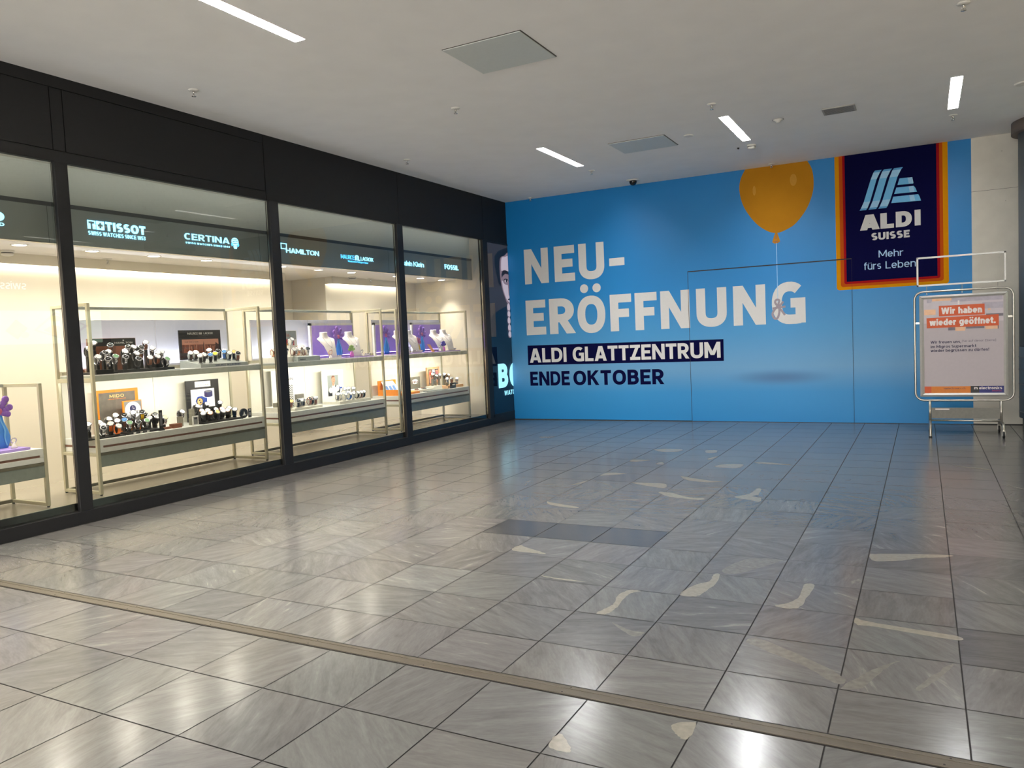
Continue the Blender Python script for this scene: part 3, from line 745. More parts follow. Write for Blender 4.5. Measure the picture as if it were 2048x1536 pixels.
for c in ([(4.68, 1.80), (4.64, 1.86), (4.66, 1.90), (4.70, 1.89), (4.69, 1.84)], [(4.68, 1.80), (4.60, 1.70), (4.62, 1.62), (4.67, 1.62), (4.70, 1.72)], [(4.68, 1.79), (4.73, 1.83), (4.76, 1.87)], [(4.69, 1.78), (4.74, 1.72), (4.78, 1.66)], [(4.60, 1.77), (4.69, 1.78), (4.79, 1.79)]):
    cl = len(c) == 5
    P = crom(c, 5, cl)
    if cl: P = P + [P[0]]
    b.polys(stroke_polys([('l', P)], .032), 'print_ribbon', off=.004, **F)
b.build('ribbon_print', t)
# logo panel
b = MB()
def shield(x0, x1, z0, r): return [(x0, HC)] + [(x0 + r - r * math.cos(a), z0 + r - r * math.sin(a)) for a in [i * math.pi / 12 for i in range(7)]] + [(x1 - r + r * math.sin(a), z0 + r - r * math.cos(a)) for a in [i * math.pi / 12 for i in range(7)]] + [(x1, HC)]
for k, (x0, x1, z0, r, mt) in enumerate(((5.525, 6.982, 1.985, .04, 'print_yellow'), (5.583, 6.918, 2.03, .035, 'print_orange'), (5.630, 6.878, 2.068, .03, 'print_red'), (5.662, 6.842, 2.102, .004, 'print_navy'))):
    b.prism(shield(x0, x1, z0, r), mt, off=.0008 + .0008 * k, **F)
b.build('logo_panel', t)
b = MB()
for x0, x1, u0, u1 in ((5.853, 5.947, 6.066, 6.154), (5.970, 6.078, 6.181, 6.287), (6.100, 6.211, 6.313, 6.426)):
    zs = [3.123, 3.15, 3.24, 3.40, 3.55, 3.645, 3.672]
    def xl(z, a, c): return a + (c - a) * min(1, max(0, (z - 3.15) / (3.645 - 3.15)))
    Lft = [(x0, zs[0]), (x0 + .018, zs[1])] + [(xl(z, x0 + .03, u0 - .03), z) for z in zs[2:5]] + [(u0 - .022, zs[5]), (u0, zs[6])]
    Rgt = [(x1 - .006, zs[0]), (x1 + .012, zs[1])] + [(xl(z, x1 + .022, u1 - .04), z) for z in zs[2:5]] + [(u1 - .022, zs[5]), (u1, zs[6])]
    for i, mt in enumerate(('print_sky_mid', 'print_sky_pale', 'print_sky', 'print_sky', 'print_sky_pale', 'print_sky_mid')):
        b.prism([Lft[i], Rgt[i], Rgt[i + 1], Lft[i + 1]], mt, off=.005, **F)
for q in ([(6.353, 3.430), (6.555, 3.423), (6.530, 3.485), (6.494, 3.518), (6.380, 3.518)], [(6.309, 3.308), (6.599, 3.304), (6.580, 3.36), (6.559, 3.392), (6.339, 3.395)], [(6.270, 3.183), (6.648, 3.174), (6.63, 3.235), (6.614, 3.268), (6.297, 3.271)]):
    b.prism(q, 'print_sky', off=.005, **F)
    mx = (q[3][0] + q[4][0]) / 2 + .06
    b.prism([(mx, q[0][1] + .002), (mx + .06, q[0][1] + .002), (mx + .045, q[3][1] - .002), (mx - .015, q[3][1] - .002)], 'print_sky_pale', off=.0056, **F)
b.build('logo_emblem', t)
b = MB()
for ch, x0, x1 in (('A', 5.853, 6.115), ('L', 6.125, 6.30), ('D', 6.325, 6.53), ('I', 6.565, 6.640)):
    b.polys(text_polys(ch, .27, 0, x0, x1, 2.832, .22), 'print_white', off=.005, **F)
b.build('logo_lettering', t); b = MB()
b.polys(text_polys('SUISSE', .24, .1, 6.005, 6.50, 2.677, .105), 'print_white', off=.005, **F)
b.build('logo_lettering', t)
for w, x0, x1, z, hh in (('Mehr', 6.095, 6.415, 2.424, .1), ('fürs', 5.90, 6.125, 2.258, .107), ('Leben.', 6.184, 6.60, 2.256, .104)):
    b = MB(); b.polys(text_polys(w, .12, .1, x0, x1, z, hh), 'text_pale', off=.005, **F); b.build('slogan_lettering', t)

# =====================================================================
# BACKLIT POSTER beside the last window
# =====================================================================
def EM(name, c, s): return M(name, tuple(max(3, int(v * .35)) for v in c), .25, em=c, ems=s, var=.03)
EM('lb_back', (52, 48, 52), .9); EM('lb_cloth', (6, 20, 38), .9); EM('lb_hair', (18, 16, 20), .9); EM('lb_skin', (186, 172, 186), .95); EM('lb_skin_shade', (132, 112, 124), .9)
EM('lb_brow', (34, 26, 30), .9); EM('lb_letters', (150, 222, 250), 1.5); EM('lb_dark', (4, 14, 30), .9)
t = thing('lightbox_poster', (0, 12.15, .12), 'dark backlit poster of a man, hand at chin, half hidden by the blue hoarding', 'poster')
b = MB(); b.box(-.01, .012, 11.766, 11.80, .10, 3.19, 'black_metal'); b.box(-.01, .012, 11.766, D - .002, 3.165, 3.19, 'black_metal'); b.box(-.01, .012, 11.766, D - .002, .118, .17, 'black_metal')
b.build('frame', t)
FB = on_front(.002)
def clipD(P): return [(min(y, D - .003), z) for y, z in P]
b = MB()
b.prism(clipD([(11.80, .17), (12.6, .17), (12.6, 3.165), (11.80, 3.165)]), 'lb_back', **FB)
b.prism(clipD([(11.80, .17), (12.6, .17), (12.6, 1.0), (11.80, 1.0)]), 'lb_dark', off=.0006, **FB)
b.prism(clipD(crom([(11.80, .9), (12.6, .9), (12.6, 2.1), (12.433, 2.075), (12.15, 2.0), (11.897, 1.91), (11.80, 1.80)], 1)), 'lb_cloth', off=.0012, **FB)
hair = [(12.06, 2.94), (12.05, 2.80), (12.10, 2.63), (12.17, 2.47), (12.235, 2.42), (12.27, 2.46), (12.30, 2.6), (12.30, 2.9), (12.6, 2.9), (12.6, 3.13), (12.409, 3.10), (12.199, 3.04)]
b.prism(clipD(hair), 'lb_hair', off=.0018, **FB)
b.prism(clipD(crom([(12.275, 2.93), (12.235, 2.80), (12.235, 2.60), (12.27, 2.44), (12.326, 2.318), (12.387, 2.222), (12.451, 2.133), (12.53, 2.105), (12.62, 2.10), (12.62, 2.985), (12.42, 2.975)], 4, True)), 'lb_skin_shade', off=.0022, **FB)
b.prism(clipD(crom([(12.32, 2.93), (12.285, 2.80), (12.29, 2.70), (12.40, 2.72), (12.62, 2.70), (12.62, 2.97), (12.43, 2.955)], 4, True)), 'lb_skin', off=.0026, **FB)
b.prism(clipD(crom([(12.30, 2.53), (12.32, 2.40), (12.375, 2.29), (12.44, 2.20), (12.52, 2.15), (12.62, 2.15), (12.62, 2.46), (12.50, 2.455), (12.38, 2.47)], 4, True)), 'lb_skin', off=.0026, **FB)
b.prism(clipD([(12.29, 2.57), (12.33, 2.61), (12.427, 2.655), (12.552, 2.645), (12.552, 2.70), (12.433, 2.72), (12.33, 2.70), (12.283, 2.64)]), 'lb_brow', off=.003, **FB)
b.prism(clipD(ell(12.445, 2.535, .085, .034)), 'lb_brow', off=.003, **FB); b.prism(clipD(ell(12.45, 2.525, .066, .024)), 'lb_skin', off=.0033, **FB); b.prism(clipD(ell(12.465, 2.528, .030, .027)), 'lb_hair', off=.0036, **FB)
b.prism(clipD([(12.51, 2.46), (12.56, 2.48), (12.56, 2.26), (12.525, 2.27)]), 'lb_skin_shade', off=.003, **FB)
b.prism(clipD([(12.49, 2.20), (12.56, 2.215), (12.56, 2.185), (12.49, 2.185)]), 'lb_brow', off=.003, **FB)
for y, z, r in ((12.50, 2.05, .075), (12.50, 1.93, .062), (12.495, 1.81, .066), (12.50, 1.68, .068), (12.505, 1.56, .062)):
    b.prism(clipD(ell(y, z, .055, r)), 'lb_skin', off=.0036, **FB)
    b.prism(clipD(ell(y - .02, z - r * .8, .03, .012)), 'lb_skin_shade', off=.004, **FB)
b.build('print', t)
b = MB()
b.polys([clipD(q) for q in text_polys('B', .24, 0, 12.0, 12.36, .615, .43)], 'lb_letters', off=.004, **FB)
b.polys([clipD(q) for q in text_polys('O', .24, 0, 12.42, 12.86, .60, .45) if min(p[0] for p in q) < D - .01], 'lb_letters', off=.004, **FB)
b.build('lettering', t); b = MB()
b.polys([clipD(q) for q in text_polys('WATCHES', .18, .1, 12.20, 12.85, .47, .085) if min(p[0] for p in q) < D - .01], 'lb_letters', off=.004, **FB)
b.build('small_lettering', t)
b = MB(); b.face([(.010, 11.80, .17), (.010, D - .003, .17), (.010, D - .003, 3.165), (.010, 11.80, 3.165)], 'window_glass'); b.build('glass', t)

# =====================================================================
# CEILING FITTINGS
# =====================================================================
M('access_panel', (205, 210, 206), .45, 0., var=.02)
M('panel_edge', (70, 66, 60), .6)
M('vent_metal', (165, 162, 156), .5)
M('vent_slot', (110, 108, 104), .7)
M('plastic_white', (225, 222, 214), .45)
M('plastic_dark', (45, 44, 44), .5)
M('dome_black', (12, 13, 18), .08, coat=.5)
M('chrome', (210, 208, 204), .15, 1.)
for x0, x1, y0, y1, lab in ((3.10, 3.833, 5.70, 6.39, 'large square grey access panel in the ceiling, the nearer one'), (3.085, 3.818, 9.65, 10.28, 'smaller looking grey access panel in the ceiling between two lights')):
    t = thing('access_panel', ((x0 + x1) / 2, (y0 + y1) / 2, HC), lab, 'panel', 'ceiling access panels')
    b = MB(); b.box(x0, x1, y0, y1, HC - .012, HC - .004, 'access_panel', .001); b.build('plate', t)
    b = MB(); b.box(x0 - .006, x1 + .008, y0 - .004, y1 + .006, HC - .005, HC + .001, 'panel_edge'); b.build('edge_frame', t)
t = thing('ceiling_vent', (5.83, 9.83, HC), 'small grey slotted air vent in the ceiling left of the last light', 'vent')
b = MB(); b.box(5.655, 6.005, 9.69, 9.97, HC - .012, HC, 'vent_metal', .002); b.build('frame', t)
b = MB()
for k in range(9): b.box(5.675, 5.985, 9.708 + k * .029, 9.722 + k * .029, HC - .0135, HC - .011, 'vent_slot')
b.build('slots', t)
def sprinkler(x, y, lab, z=HC, big=1.):
    t = thing('sprinkler', (x, y, z), lab, 'sprinkler', 'ceiling sprinklers')
    b = MB(); b.lathe([(.048 * big, 0), (.048 * big, -.006), (.02 * big, -.012)], 'plastic_white', (x, y, z), 20); b.build('rosette', t)
    b = MB(); b.lathe([(.012, -.008), (.012, -.028), (.006, -.034), (.006, -.05)], 'chrome', (x, y, z), 12)
    for s in (-1, 1): b.tube([(x + s * .011, y, z - .026), (x + s * .016, y, z - .042), (x + s * .004, y, z - .056)], .0025, 'chrome', 6)
    b.build('frame', t)
    b = MB(); b.lathe([(.020, -.056), (.020, -.060), (.004, -.062)], 'chrome', (x, y, z), 14); b.build('deflector', t)
for x, y, lab in ((.636, 5.22, 'white ceiling sprinkler nearest the camera above the black fascia'), (2.314, 7.163, 'white ceiling sprinkler alone in the middle of the ceiling'),
                  (.564, 8.737, 'ceiling sprinkler above the black fascia between the third and last shop windows'), (2.292, 11.036, 'ceiling sprinkler just past the far end of the light beside the square panel'),
                  (4.642, 8.704, 'ceiling sprinkler just before the light above the yellow balloon'), (4.657, 12.40, 'ceiling sprinkler right in front of the yellow balloon print'),
                  (6.961, 7.198, 'ceiling sprinkler at the top edge near the right corner of the photo'), (7.002, 10.983, 'ceiling sprinkler just past the end-on light near the grey column'), (.565, 12.44, 'tiny ceiling sprinkler in the corner where the black shopfront meets the hoarding')):
    sprinkler(x, y, lab)
t = thing('ceiling_speaker', (5.158, 9.835, HC), 'small white cone shaped fitting in the ceiling beside the air vent', 'ceiling fitting')
b = MB(); b.lathe([(.058, 0), (.058, -.006), (.03, -.022), (.02, -.04)], 'plastic_white', (5.158, 9.835, HC), 20); b.build('cone', t)
b = MB(); b.lathe([(.066, .001), (.066, -.004)], 'vent_metal', (5.158, 9.835, HC), 20); b.build('ring', t)
t = thing('cover_plate', (4.066, 9.90, HC), 'flat round white cover plate in the ceiling beside the smaller access panel', 'ceiling fitting')
b = MB(); b.lathe([(.062, 0), (.062, -.008), (.05, -.012)], 'plastic_white', (4.066, 9.90, HC), 24); b.build('disc', t)
t = thing('cover_plate', (7.62, 9.99, HC), 'round white cover plate in the ceiling cut by the right edge of the photo', 'ceiling fitting')
b = MB(); b.lathe([(.085, 0), (.085, -.008), (.07, -.016)], 'plastic_white', (7.62, 9.99, HC), 24); b.build('disc', t)
def smoke(x, y, z, lab):
    t = thing('smoke_detector', (x, y, z), lab, 'smoke detector', 'smoke detectors')
    b = MB(); b.lathe([(.062, 0), (.062, -.018), (.056, -.022)], 'plastic_white', (x, y, z), 24); b.build('base', t)
    b = MB(); b.lathe([(.052, -.022), (.052, -.030)], 'plastic_dark', (x, y, z), 24); b.build('intake_slots', t)
    b = MB(); b.lathe([(.056, -.030), (.052, -.046), (.03, -.054), (.001, -.056)], 'plastic_white', (x, y, z), 24); b.build('head', t)
smoke(4.64, 10.954, HC, 'white smoke detector on the hall ceiling past the light above the balloon')
t = thing('indicator_lamp', (4.455, 11.0, HC), 'tiny dark indicator button on the ceiling beside the smoke detector', 'lamp')
b = MB(); b.lathe([(.014, 0), (.014, -.01), (.006, -.02)], 'plastic_dark', (4.455, 11.0, HC), 12); b.build('cap', t)
t = thing('dome_camera', (2.557, 12.155, HC), 'black dome security camera on the ceiling by the top of the hoarding', 'camera')
b = MB(); b.lathe([(.105, 0), (.105, -.008), (.085, -.018)], 'plastic_white', (2.557, 12.155, HC), 28); b.build('flange', t)
b = MB(); b.lathe([(.062, -.018)] + [(.062 * math.cos(a), -.02 - .07 * math.sin(a)) for a in [i * math.pi / 16 for i in range(1, 8)]] + [(.001, -.09)], 'dome_black', (2.557, 12.155, HC), 24); b.build('dome', t)

# =====================================================================
# ROUND COLUMN at the right edge
# =====================================================================
M('column_grey', (112, 119, 124), .55, .1, var=.03, scale=5)
M('column_blue', (96, 112, 124), .5, .1)
M('collar_grey', (112, 100, 92), .6)
CX, CY = 8.21, 12.0
t = thing('column', (CX, CY, 0), 'round blue grey column with a dark collar at the right edge', 'column')
b = MB(); b.lathe([(.455, 1.10), (.455, 3.80)], 'column_grey', (CX, CY, 0), 64); b.build('shaft', t)
b = MB(); b.lathe([(.458, .17), (.458, 1.092)], 'column_blue', (CX, CY, 0), 64)
for z in (.24, .42, .60, .79, .95): b.lathe([(.461, z), (.461, z + .012)], 'column_grey', (CX, CY, 0), 64)
b.build('lower_cladding', t)
b = MB(); b.lathe([(.42, 0), (.42, .17)], 'black_metal', (CX, CY, 0), 64); b.lathe([(.452, 1.09), (.452, 1.102)], 'black_metal', (CX, CY, 0), 64); b.build('base_ring', t)
b = MB(); b.lathe([(.53, 3.80), (.53, HC)], 'collar_grey', (CX, CY, 0), 64); b.build('collar', t)

# =====================================================================
# MOBILE POSTER STAND
# =====================================================================
M('galvanised', (176, 172, 162), .32, .9, var=.10, scale=40)
M('tray_metal', (120, 118, 110), .6, .2, var=.08)
M('alu_frame', (188, 186, 180), .4, .35, var=.03)
M('tyre', (16, 16, 16), .55)
M('paper', (178, 168, 170), .55, var=.015)
M('paper_orange', (200, 80, 24), .5); M('paper_amber', (206, 116, 20), .5); M('paper_black', (28, 28, 30), .5); M('paper_navy', (28, 32, 104), .5)
M('paper_white', (224, 214, 208), .5); M('paper_ink', (40, 36, 66), .5); M('paper_red', (170, 50, 80), .5)
M('photo_grey', (168, 160, 170), .5, var=.12, scale=18); M('photo_dark', (110, 104, 112), .5, var=.15, scale=25); M('photo_peach', (224, 178, 140), .5, var=.08, scale=20); M('photo_pale', (192, 182, 186), .5, var=.05, scale=12); M('photo_blue', (60, 70, 130), .5)
YSt = 11.45
def px(x): return 6.654 + (x - 6.654) * .9913
def pz(z): return 1.49 + (z - 1.49) * .9913
t = thing('poster_stand', (px(7.12), YSt, 0), 'rolling metal poster stand with an orange headed paper poster and empty top frame', 'poster stand')
def rrect(x0, x1, z0, z1, r, y, n=6):
    P = []
    for cx, cz, a0 in ((x1 - r, z1 - r, 0), (x0 + r, z1 - r, 90), (x0 + r, z0 + r, 180), (x1 - r, z0 + r, 270)):
        P += [(cx + r * math.cos(math.radians(a0 + 90 * i / n)), y, cz + r * math.sin(math.radians(a0 + 90 * i / n))) for i in range(n + 1)]
    return P
b = MB(); b.tube(rrect(px(6.556), px(7.655), pz(.432), pz(1.855), .10, YSt), .0135, 'galvanised', 12, True)
b.build('tube_frame', t)
# empty header frame
hx0, hx1, hz0, hz1 = px(6.585), px(7.58), pz(1.925), pz(2.306)
b = MB()
w = .022
b.box(hx0, hx1, YSt - .008, YSt + .008, hz1 - w, hz1, 'alu_frame', .002); b.box(hx0, hx1, YSt - .008, YSt + .008, hz0, hz0 + w, 'alu_frame', .002)
b.box(hx0, hx0 + w, YSt - .008, YSt + .008, hz0, hz1, 'alu_frame', .002); b.box(hx1 - w, hx1, YSt - .008, YSt + .008, hz0, hz1, 'alu_frame', .002)
for x in (6.70, 7.10, 7.49):
    b.cyl((px(x), YSt, pz(1.83)), .004, hz0 - pz(1.83) + .004, 'galvanised', 8)
    b.ball((px(x), YSt - .002, pz(1.825)), .009, 'alu_frame', 8)
b.build('header_frame', t)
# snap frame
fx0, fx1, fz0, fz1 = px(6.612), px(7.595), pz(.480), pz(1.803)
ix0, ix1, iz0, iz1 = px(6.662), px(7.548), pz(.528), pz(1.757)
b = MB()
yf, yi = YSt - .030, YSt - .014
out = [(fx0, fz0), (fx1, fz0), (fx1, fz1), (fx0, fz1)]; inn = [(ix0, iz0), (ix1, iz0), (ix1, iz1), (ix0, iz1)]
mid = [((o[0] + i[0]) / 2, (o[1] + i[1]) / 2) for o, i in zip(out, inn)]
for k in range(4):
    j = (k + 1) % 4
    b.face([(out[k][0], YSt - .012, out[k][1]), (out[j][0], YSt - .012, out[j][1]), (mid[j][0], yf, mid[j][1]), (mid[k][0], yf, mid[k][1])], 'alu_frame')
    b.face([(mid[k][0], yf, mid[k][1]), (mid[j][0], yf, mid[j][1]), (inn[j][0], yi, inn[j][1]), (inn[k][0], yi, inn[k][1])], 'alu_frame')
    b.face([(out[j][0], YSt - .012, out[j][1]), (out[k][0], YSt - .012, out[k][1]), (out[k][0], YSt + .012, out[k][1]), (out[j][0], YSt + .012, out[j][1])], 'alu_frame')
for k in range(4):   # mitre lines
    o_, i_ = Vector((out[k][0], 0, out[k][1])), Vector((inn[k][0], 0, inn[k][1]))
    b.tube([(o_.x, YSt - .0125, o_.z), (mid[k][0], yf - .0004, mid[k][1]), (i_.x, yi - .0004, i_.z)], .0012, 'panel_edge', 5)
b.box(fx0 + .004, fx1 - .004, YSt - .010, YSt + .012, fz0 + .004, fz1 - .004, 'alu_frame')
for z in (1.19, 1.23):
    pass
b.build('snap_frame', t)
for x0, x1, z in ((px(6.56), fx0, pz(1.45)), (fx1, px(7.652), pz(1.49))):
    b = MB(); b.box(x0, x1, YSt - .008, YSt + .008, z - .012, z + .012, 'galvanised'); b.build('clamp', t)
# poster
PP = dict(org=(0, YSt - .0125, 0), ex=X_, ey=Z_)
def PR(P): return [(px(x), pz(z)) for x, z in P]
b = MB()
b.prism(PR(rect(6.655, 7.555, .520, 1.765)), 'paper', **PP)
b.prism(PR(rect(6.662, 7.548, 1.44, 1.758)), 'photo_pale', off=.0004, **PP)
rp = random.Random(11)
for x0, x1, z0, z1, mt in ((6.70, 7.54, 1.705, 1.757, 'photo_grey'), (6.76, 6.98, 1.725, 1.757, 'photo_peach'), (6.75, 6.97, 1.69, 1.725, 'photo_pale'), (7.05, 7.54, 1.66, 1.70, 'photo_pale'), (7.32, 7.545, 1.60, 1.68, 'photo_grey'), (6.668, 6.80, 1.55, 1.62, 'photo_peach'), (6.775, 6.795, 1.57, 1.60, 'photo_blue'), (6.70, 6.83, 1.64, 1.70, 'photo_pale'),
                           (7.36, 7.545, 1.50, 1.535, 'photo_dark'), (7.36, 7.545, 1.535, 1.56, 'photo_pale'), (7.38, 7.41, 1.58, 1.62, 'photo_peach'), (6.94, 7.02, 1.34, 1.40, 'photo_dark'), (7.02, 7.13, 1.33, 1.40, 'photo_peach'), (7.14, 7.34, 1.355, 1.40, 'photo_dark'), (7.23, 7.30, 1.372, 1.39, 'paper_black'), (7.35, 7.50, 1.34, 1.40, 'photo_peach'), (7.485, 7.497, 1.34, 1.42, 'photo_dark'), (7.05, 7.07, 1.67, 1.72, 'paper_white')):
    b.prism(PR(rect(x0, x1, z0, z1)), mt, off=.0008 + rp.random() * .0006, **PP)
b.prism(PR([(6.836, 1.527), (7.347, 1.527), (7.345, 1.664), (6.836, 1.662)]), 'paper_orange', off=.0018, **PP)
b.prism(PR([(6.697, 1.378), (7.497, 1.381), (7.497, 1.522), (6.694, 1.510)]), 'paper_orange', off=.0020, **PP)
b.prism(PR(rect(6.66, 7.184, .524, .615)), 'paper_amber', off=.001, **PP); b.prism(PR(rect(6.66, 6.74, .524, .615)), 'paper_orange', off=.0014, **PP)
b.prism(PR(rect(7.184, 7.279, .524, .617)), 'paper_black', off=.001, **PP); b.prism(PR(rect(7.279, 7.552, .524, .617)), 'paper_navy', off=.001, **PP)
b.build('poster', t)
def TX(s, tt, g, x0, x1, z0, h, mt, off=.003):
    b = MB(); b.polys(text_polys(s, tt, g, px(x0), px(x1), pz(z0), h * .9913), mt, off=off, **PP); b.build('poster_lettering', t)
TX('Wir', .24, .06, 6.863, 7.02, 1.553, .085, 'paper_white'); TX('haben', .24, .05, 7.055, 7.318, 1.553, .085, 'paper_white')
TX('wieder', .24, .05, 6.728, 7.03, 1.409, .085, 'paper_white'); TX('geöffnet.', .24, .05, 7.065, 7.465, 1.411, .085, 'paper_white')
TX('Wir freuen uns,', .17, .1, 6.738, 7.082, 1.176, .036, 'paper_ink'); TX('[Sie auf dieser Ebene]', .08, .1, 7.093, 7.465, 1.186, .026, 'paper_ink')
TX('im Migros Supermarkt', .17, .1, 6.738, 7.252, 1.117, .036, 'paper_ink'); TX('wieder begrüssen zu dürfen!', .17, .1, 6.738, 7.39, 1.066, .036, 'paper_ink')
TX('melectronics.ch', .12, .1, 6.885, 7.125, .578, .022, 'paper_ink'); TX('m electronics', .2, .08, 7.223, 7.527, .574, .036, 'paper_white'); TX('MIGROS', .14, .12, 7.419, 7.523, .547, .016, 'paper_red')
# legs, tray, foot brackets, castors
for x in (6.722, 7.517):
    b = MB(); b.cyl((px(x), YSt, .155), .016, pz(.425) - .155, 'galvanised', 14); b.build('leg', t)
xa, xb = px(6.722), px(7.517)
b = MB(); b.box(xa + .017, xb - .012, YSt - .006, YSt + .004, .205, .345, 'tray_metal'); b.box(xa + .06, xa + .22, YSt - .0072, YSt - .0060, .318, .334, 'paper_white'); b.build('tray_plate', t)
b = MB(); b.tube([(xa, YSt, .180), (xb, YSt, .180)], .012, 'galvanised', 12); b.build('cross_bar', t)
for x, wheels in ((xa, False), (xb, True)):
    b = MB()
    zb = .085 if wheels else .014
    P = [(x, 11.115, zb), (x, 11.12, .115), (x, 11.15, .155), (x, 11.22, .168), (x, 11.66, .168), (x, 11.73, .155), (x, 11.755, .115), (x, 11.76, zb)]
    b.tube(crom(P, 4), .016, 'galvanised', 12)
    o = b.build('foot_bracket', t)
    for y in (11.115, 11.76):
        if wheels:
            b = MB(); b.lathe([(.020, -.012), (.040, -.012), (.044, -.006), (.044, .006), (.040, .012), (.020, .012)], 'tyre', (x, y + .0, .044), 24, axis='x')
            b.lathe([(.001, -.013), (.020, -.013), (.020, .013), (.001, .013)], 'galvanised', (x, y, .044), 16, axis='x')
            c = b.build('castor', t)
            b = MB()
            for s in (-.016, .016): b.box(x + s - .002, x + s + .002, y - .012, y + .012, .035, .10, 'galvanised')
            b.box(x - .018, x + .018, y - .012, y + .012, .092, .100, 'galvanised'); b.build('castor_fork', c)
        else:
            b = MB(); b.cyl((x, y, 0), .018, .016, 'tyre', 14); b.build('foot_cap', t)
# =====================================================================
# SHOP WINDOW: signs, downlights, display tables
# =====================================================================
M('sign_glow', (120, 200, 235), .4, em=(150, 226, 255), ems=2.2)
M('sign_glow_blue', (70, 170, 225), .4, em=(86, 190, 255), ems=1.8)
BX = -.236
FS = on_front(BX)
def sign(y, lab, parts):
    t = thing('illuminated_sign', (BX, y, 2.7), lab, 'sign', 'glowing signs on the grey band')
    for nm, draw in parts:
        b = MB(); draw(b); b.build(nm, t)
    return t
def TXT(s, w, g, y0, y1, z0, h, mt='sign_glow'):
    return lambda b: b.polys(text_polys(s, w, g, y0, y1, z0, h), mt, off=.001, depth=.004, **FS)
sign(3.6, 'glowing word on the grey band, cut by the left edge of the photo', [('lettering', TXT('RADO', .2, .06, 3.36, 3.90, 2.668, .082)), ('small_lettering', TXT('SWITZERLAND', .16, .22, 3.38, 3.895, 2.63, .027))])
def squares(b):
    for y0, y1 in ((4.648, 4.728), (4.737, 4.815)):
        fr = .012
        if y0 < 4.7:    # square with a dark T
            for q in (rect(y0, y1, 2.758, 2.768), rect(y0, y0 + .010, 2.688, 2.758), rect(y1 - .010, y1, 2.688, 2.758), rect(y0 + .010, y0 + .029, 2.688, 2.738), rect(y1 - .029, y1 - .010, 2.688, 2.738)):
                b.prism(q, 'sign_glow', off=.001, depth=.004, **FS)
        else:           # square with a dark cross
            for a0, a1, c0, c1 in ((y0, y0 + .028, 2.688, 2.716), (y1 - .028, y1, 2.688, 2.716), (y0, y0 + .028, 2.740, 2.768), (y1 - .028, y1, 2.740, 2.768), (y0, y1, 2.688, 2.702), (y0, y1, 2.754, 2.768), (y0, y0 + .012, 2.7, 2.76), (y1 - .012, y1, 2.7, 2.76)):
                b.prism(rect(a0, a1, c0, c1), 'sign_glow', off=.001, depth=.004, **FS)
sign(4.95, 'glowing sign with a T square, a cross square and one heavy word', [('emblem', squares), ('lettering', TXT('TISSOT', .24, .10, 4.83, 5.262, 2.685, .085)), ('small_lettering', TXT('SWISS WATCHES SINCE 1853', .16, .16, 4.65, 5.255, 2.632, .036))])
def turtle(b):
    b.prism(ell(6.412, 2.72, .05, .045, 20), 'sign_glow', off=.001, depth=.004, **FS)
    b.prism([(6.385, 2.672), (6.44, 2.672), (6.43, 2.642), (6.395, 2.642)][::-1], 'sign_glow', off=.001, depth=.004, **FS)
    for s in (-1, 1): b.prism(ell(6.412 + s * .044, 2.688, .012, .02, 10), 'sign_glow_blue', off=.001, depth=.004, **FS)
    for z in (2.70, 2.72, 2.74): b.prism(rect(6.375, 6.45, z, z + .006), 'band_gray', off=.0055, **FS)
sign(6.08, 'glowing sign of one wide word with a round striped emblem after it', [('lettering', TXT('CERTINA', .16, .12, 5.728, 6.33, 2.688, .066)), ('small_lettering', TXT('SWISS WATCHES SINCE 1888', .18, .34, 5.738, 6.33, 2.645, .018)), ('emblem', turtle)])
def openbox(b):
    for q in (rect(7.126, 7.135, 2.70, 2.77), rect(7.126, 7.225, 2.762, 2.77), rect(7.216, 7.225, 2.70, 2.77), rect(7.126, 7.205, 2.70, 2.708)): b.prism(q, 'sign_glow', off=.001, depth=.004, **FS)
sign(7.46, 'glowing sign of one rounded word hanging from an open square outline', [('emblem', openbox), ('lettering', TXT('HAMILTON', .15, .07, 7.21, 7.797, 2.66, .058))])
def memb(b):
    for y in (8.52, 8.552, 8.584): b.prism(rect(y, y + .018, 2.655, 2.70), 'sign_glow', off=.001, depth=.004, **FS)
    b.polys(stroke_polys([('l', _arc(8.561, 2.695, .033, .022, 180, 0, 10))], .016), 'sign_glow', off=.001, depth=.004, **FS)
    b.prism(rect(8.584, 8.63, 2.655, 2.663), 'sign_glow', off=.001, depth=.004, **FS)
sign(8.57, 'glowing bluish sign of two words around an arched M emblem with a fine line below', [('lettering', TXT('MAURICE', .11, .06, 8.228, 8.505, 2.66, .054, 'sign_glow_blue')), ('lettering', TXT('LACROIX', .11, .06, 8.645, 8.92, 2.66, .050)), ('emblem', memb), ('small_lettering', TXT('Manufacture Horlogère Suisse', .08, .1, 8.37, 8.80, 2.622, .024, 'sign_glow_blue'))])
sign(9.9, 'glowing sign of two slim words behind the last mullion', [('lettering', TXT('Calvin', .13, .05, 9.60, 9.87, 2.655, .072)), ('lettering', TXT('Klein', .13, .05, 9.91, 10.19, 2.655, .072))])
sign(11.0, 'glowing short heavy capital word at the far end of the grey band', [('lettering', TXT('FOSSIL', .2, .1, 10.79, 11.215, 2.665, .078))])

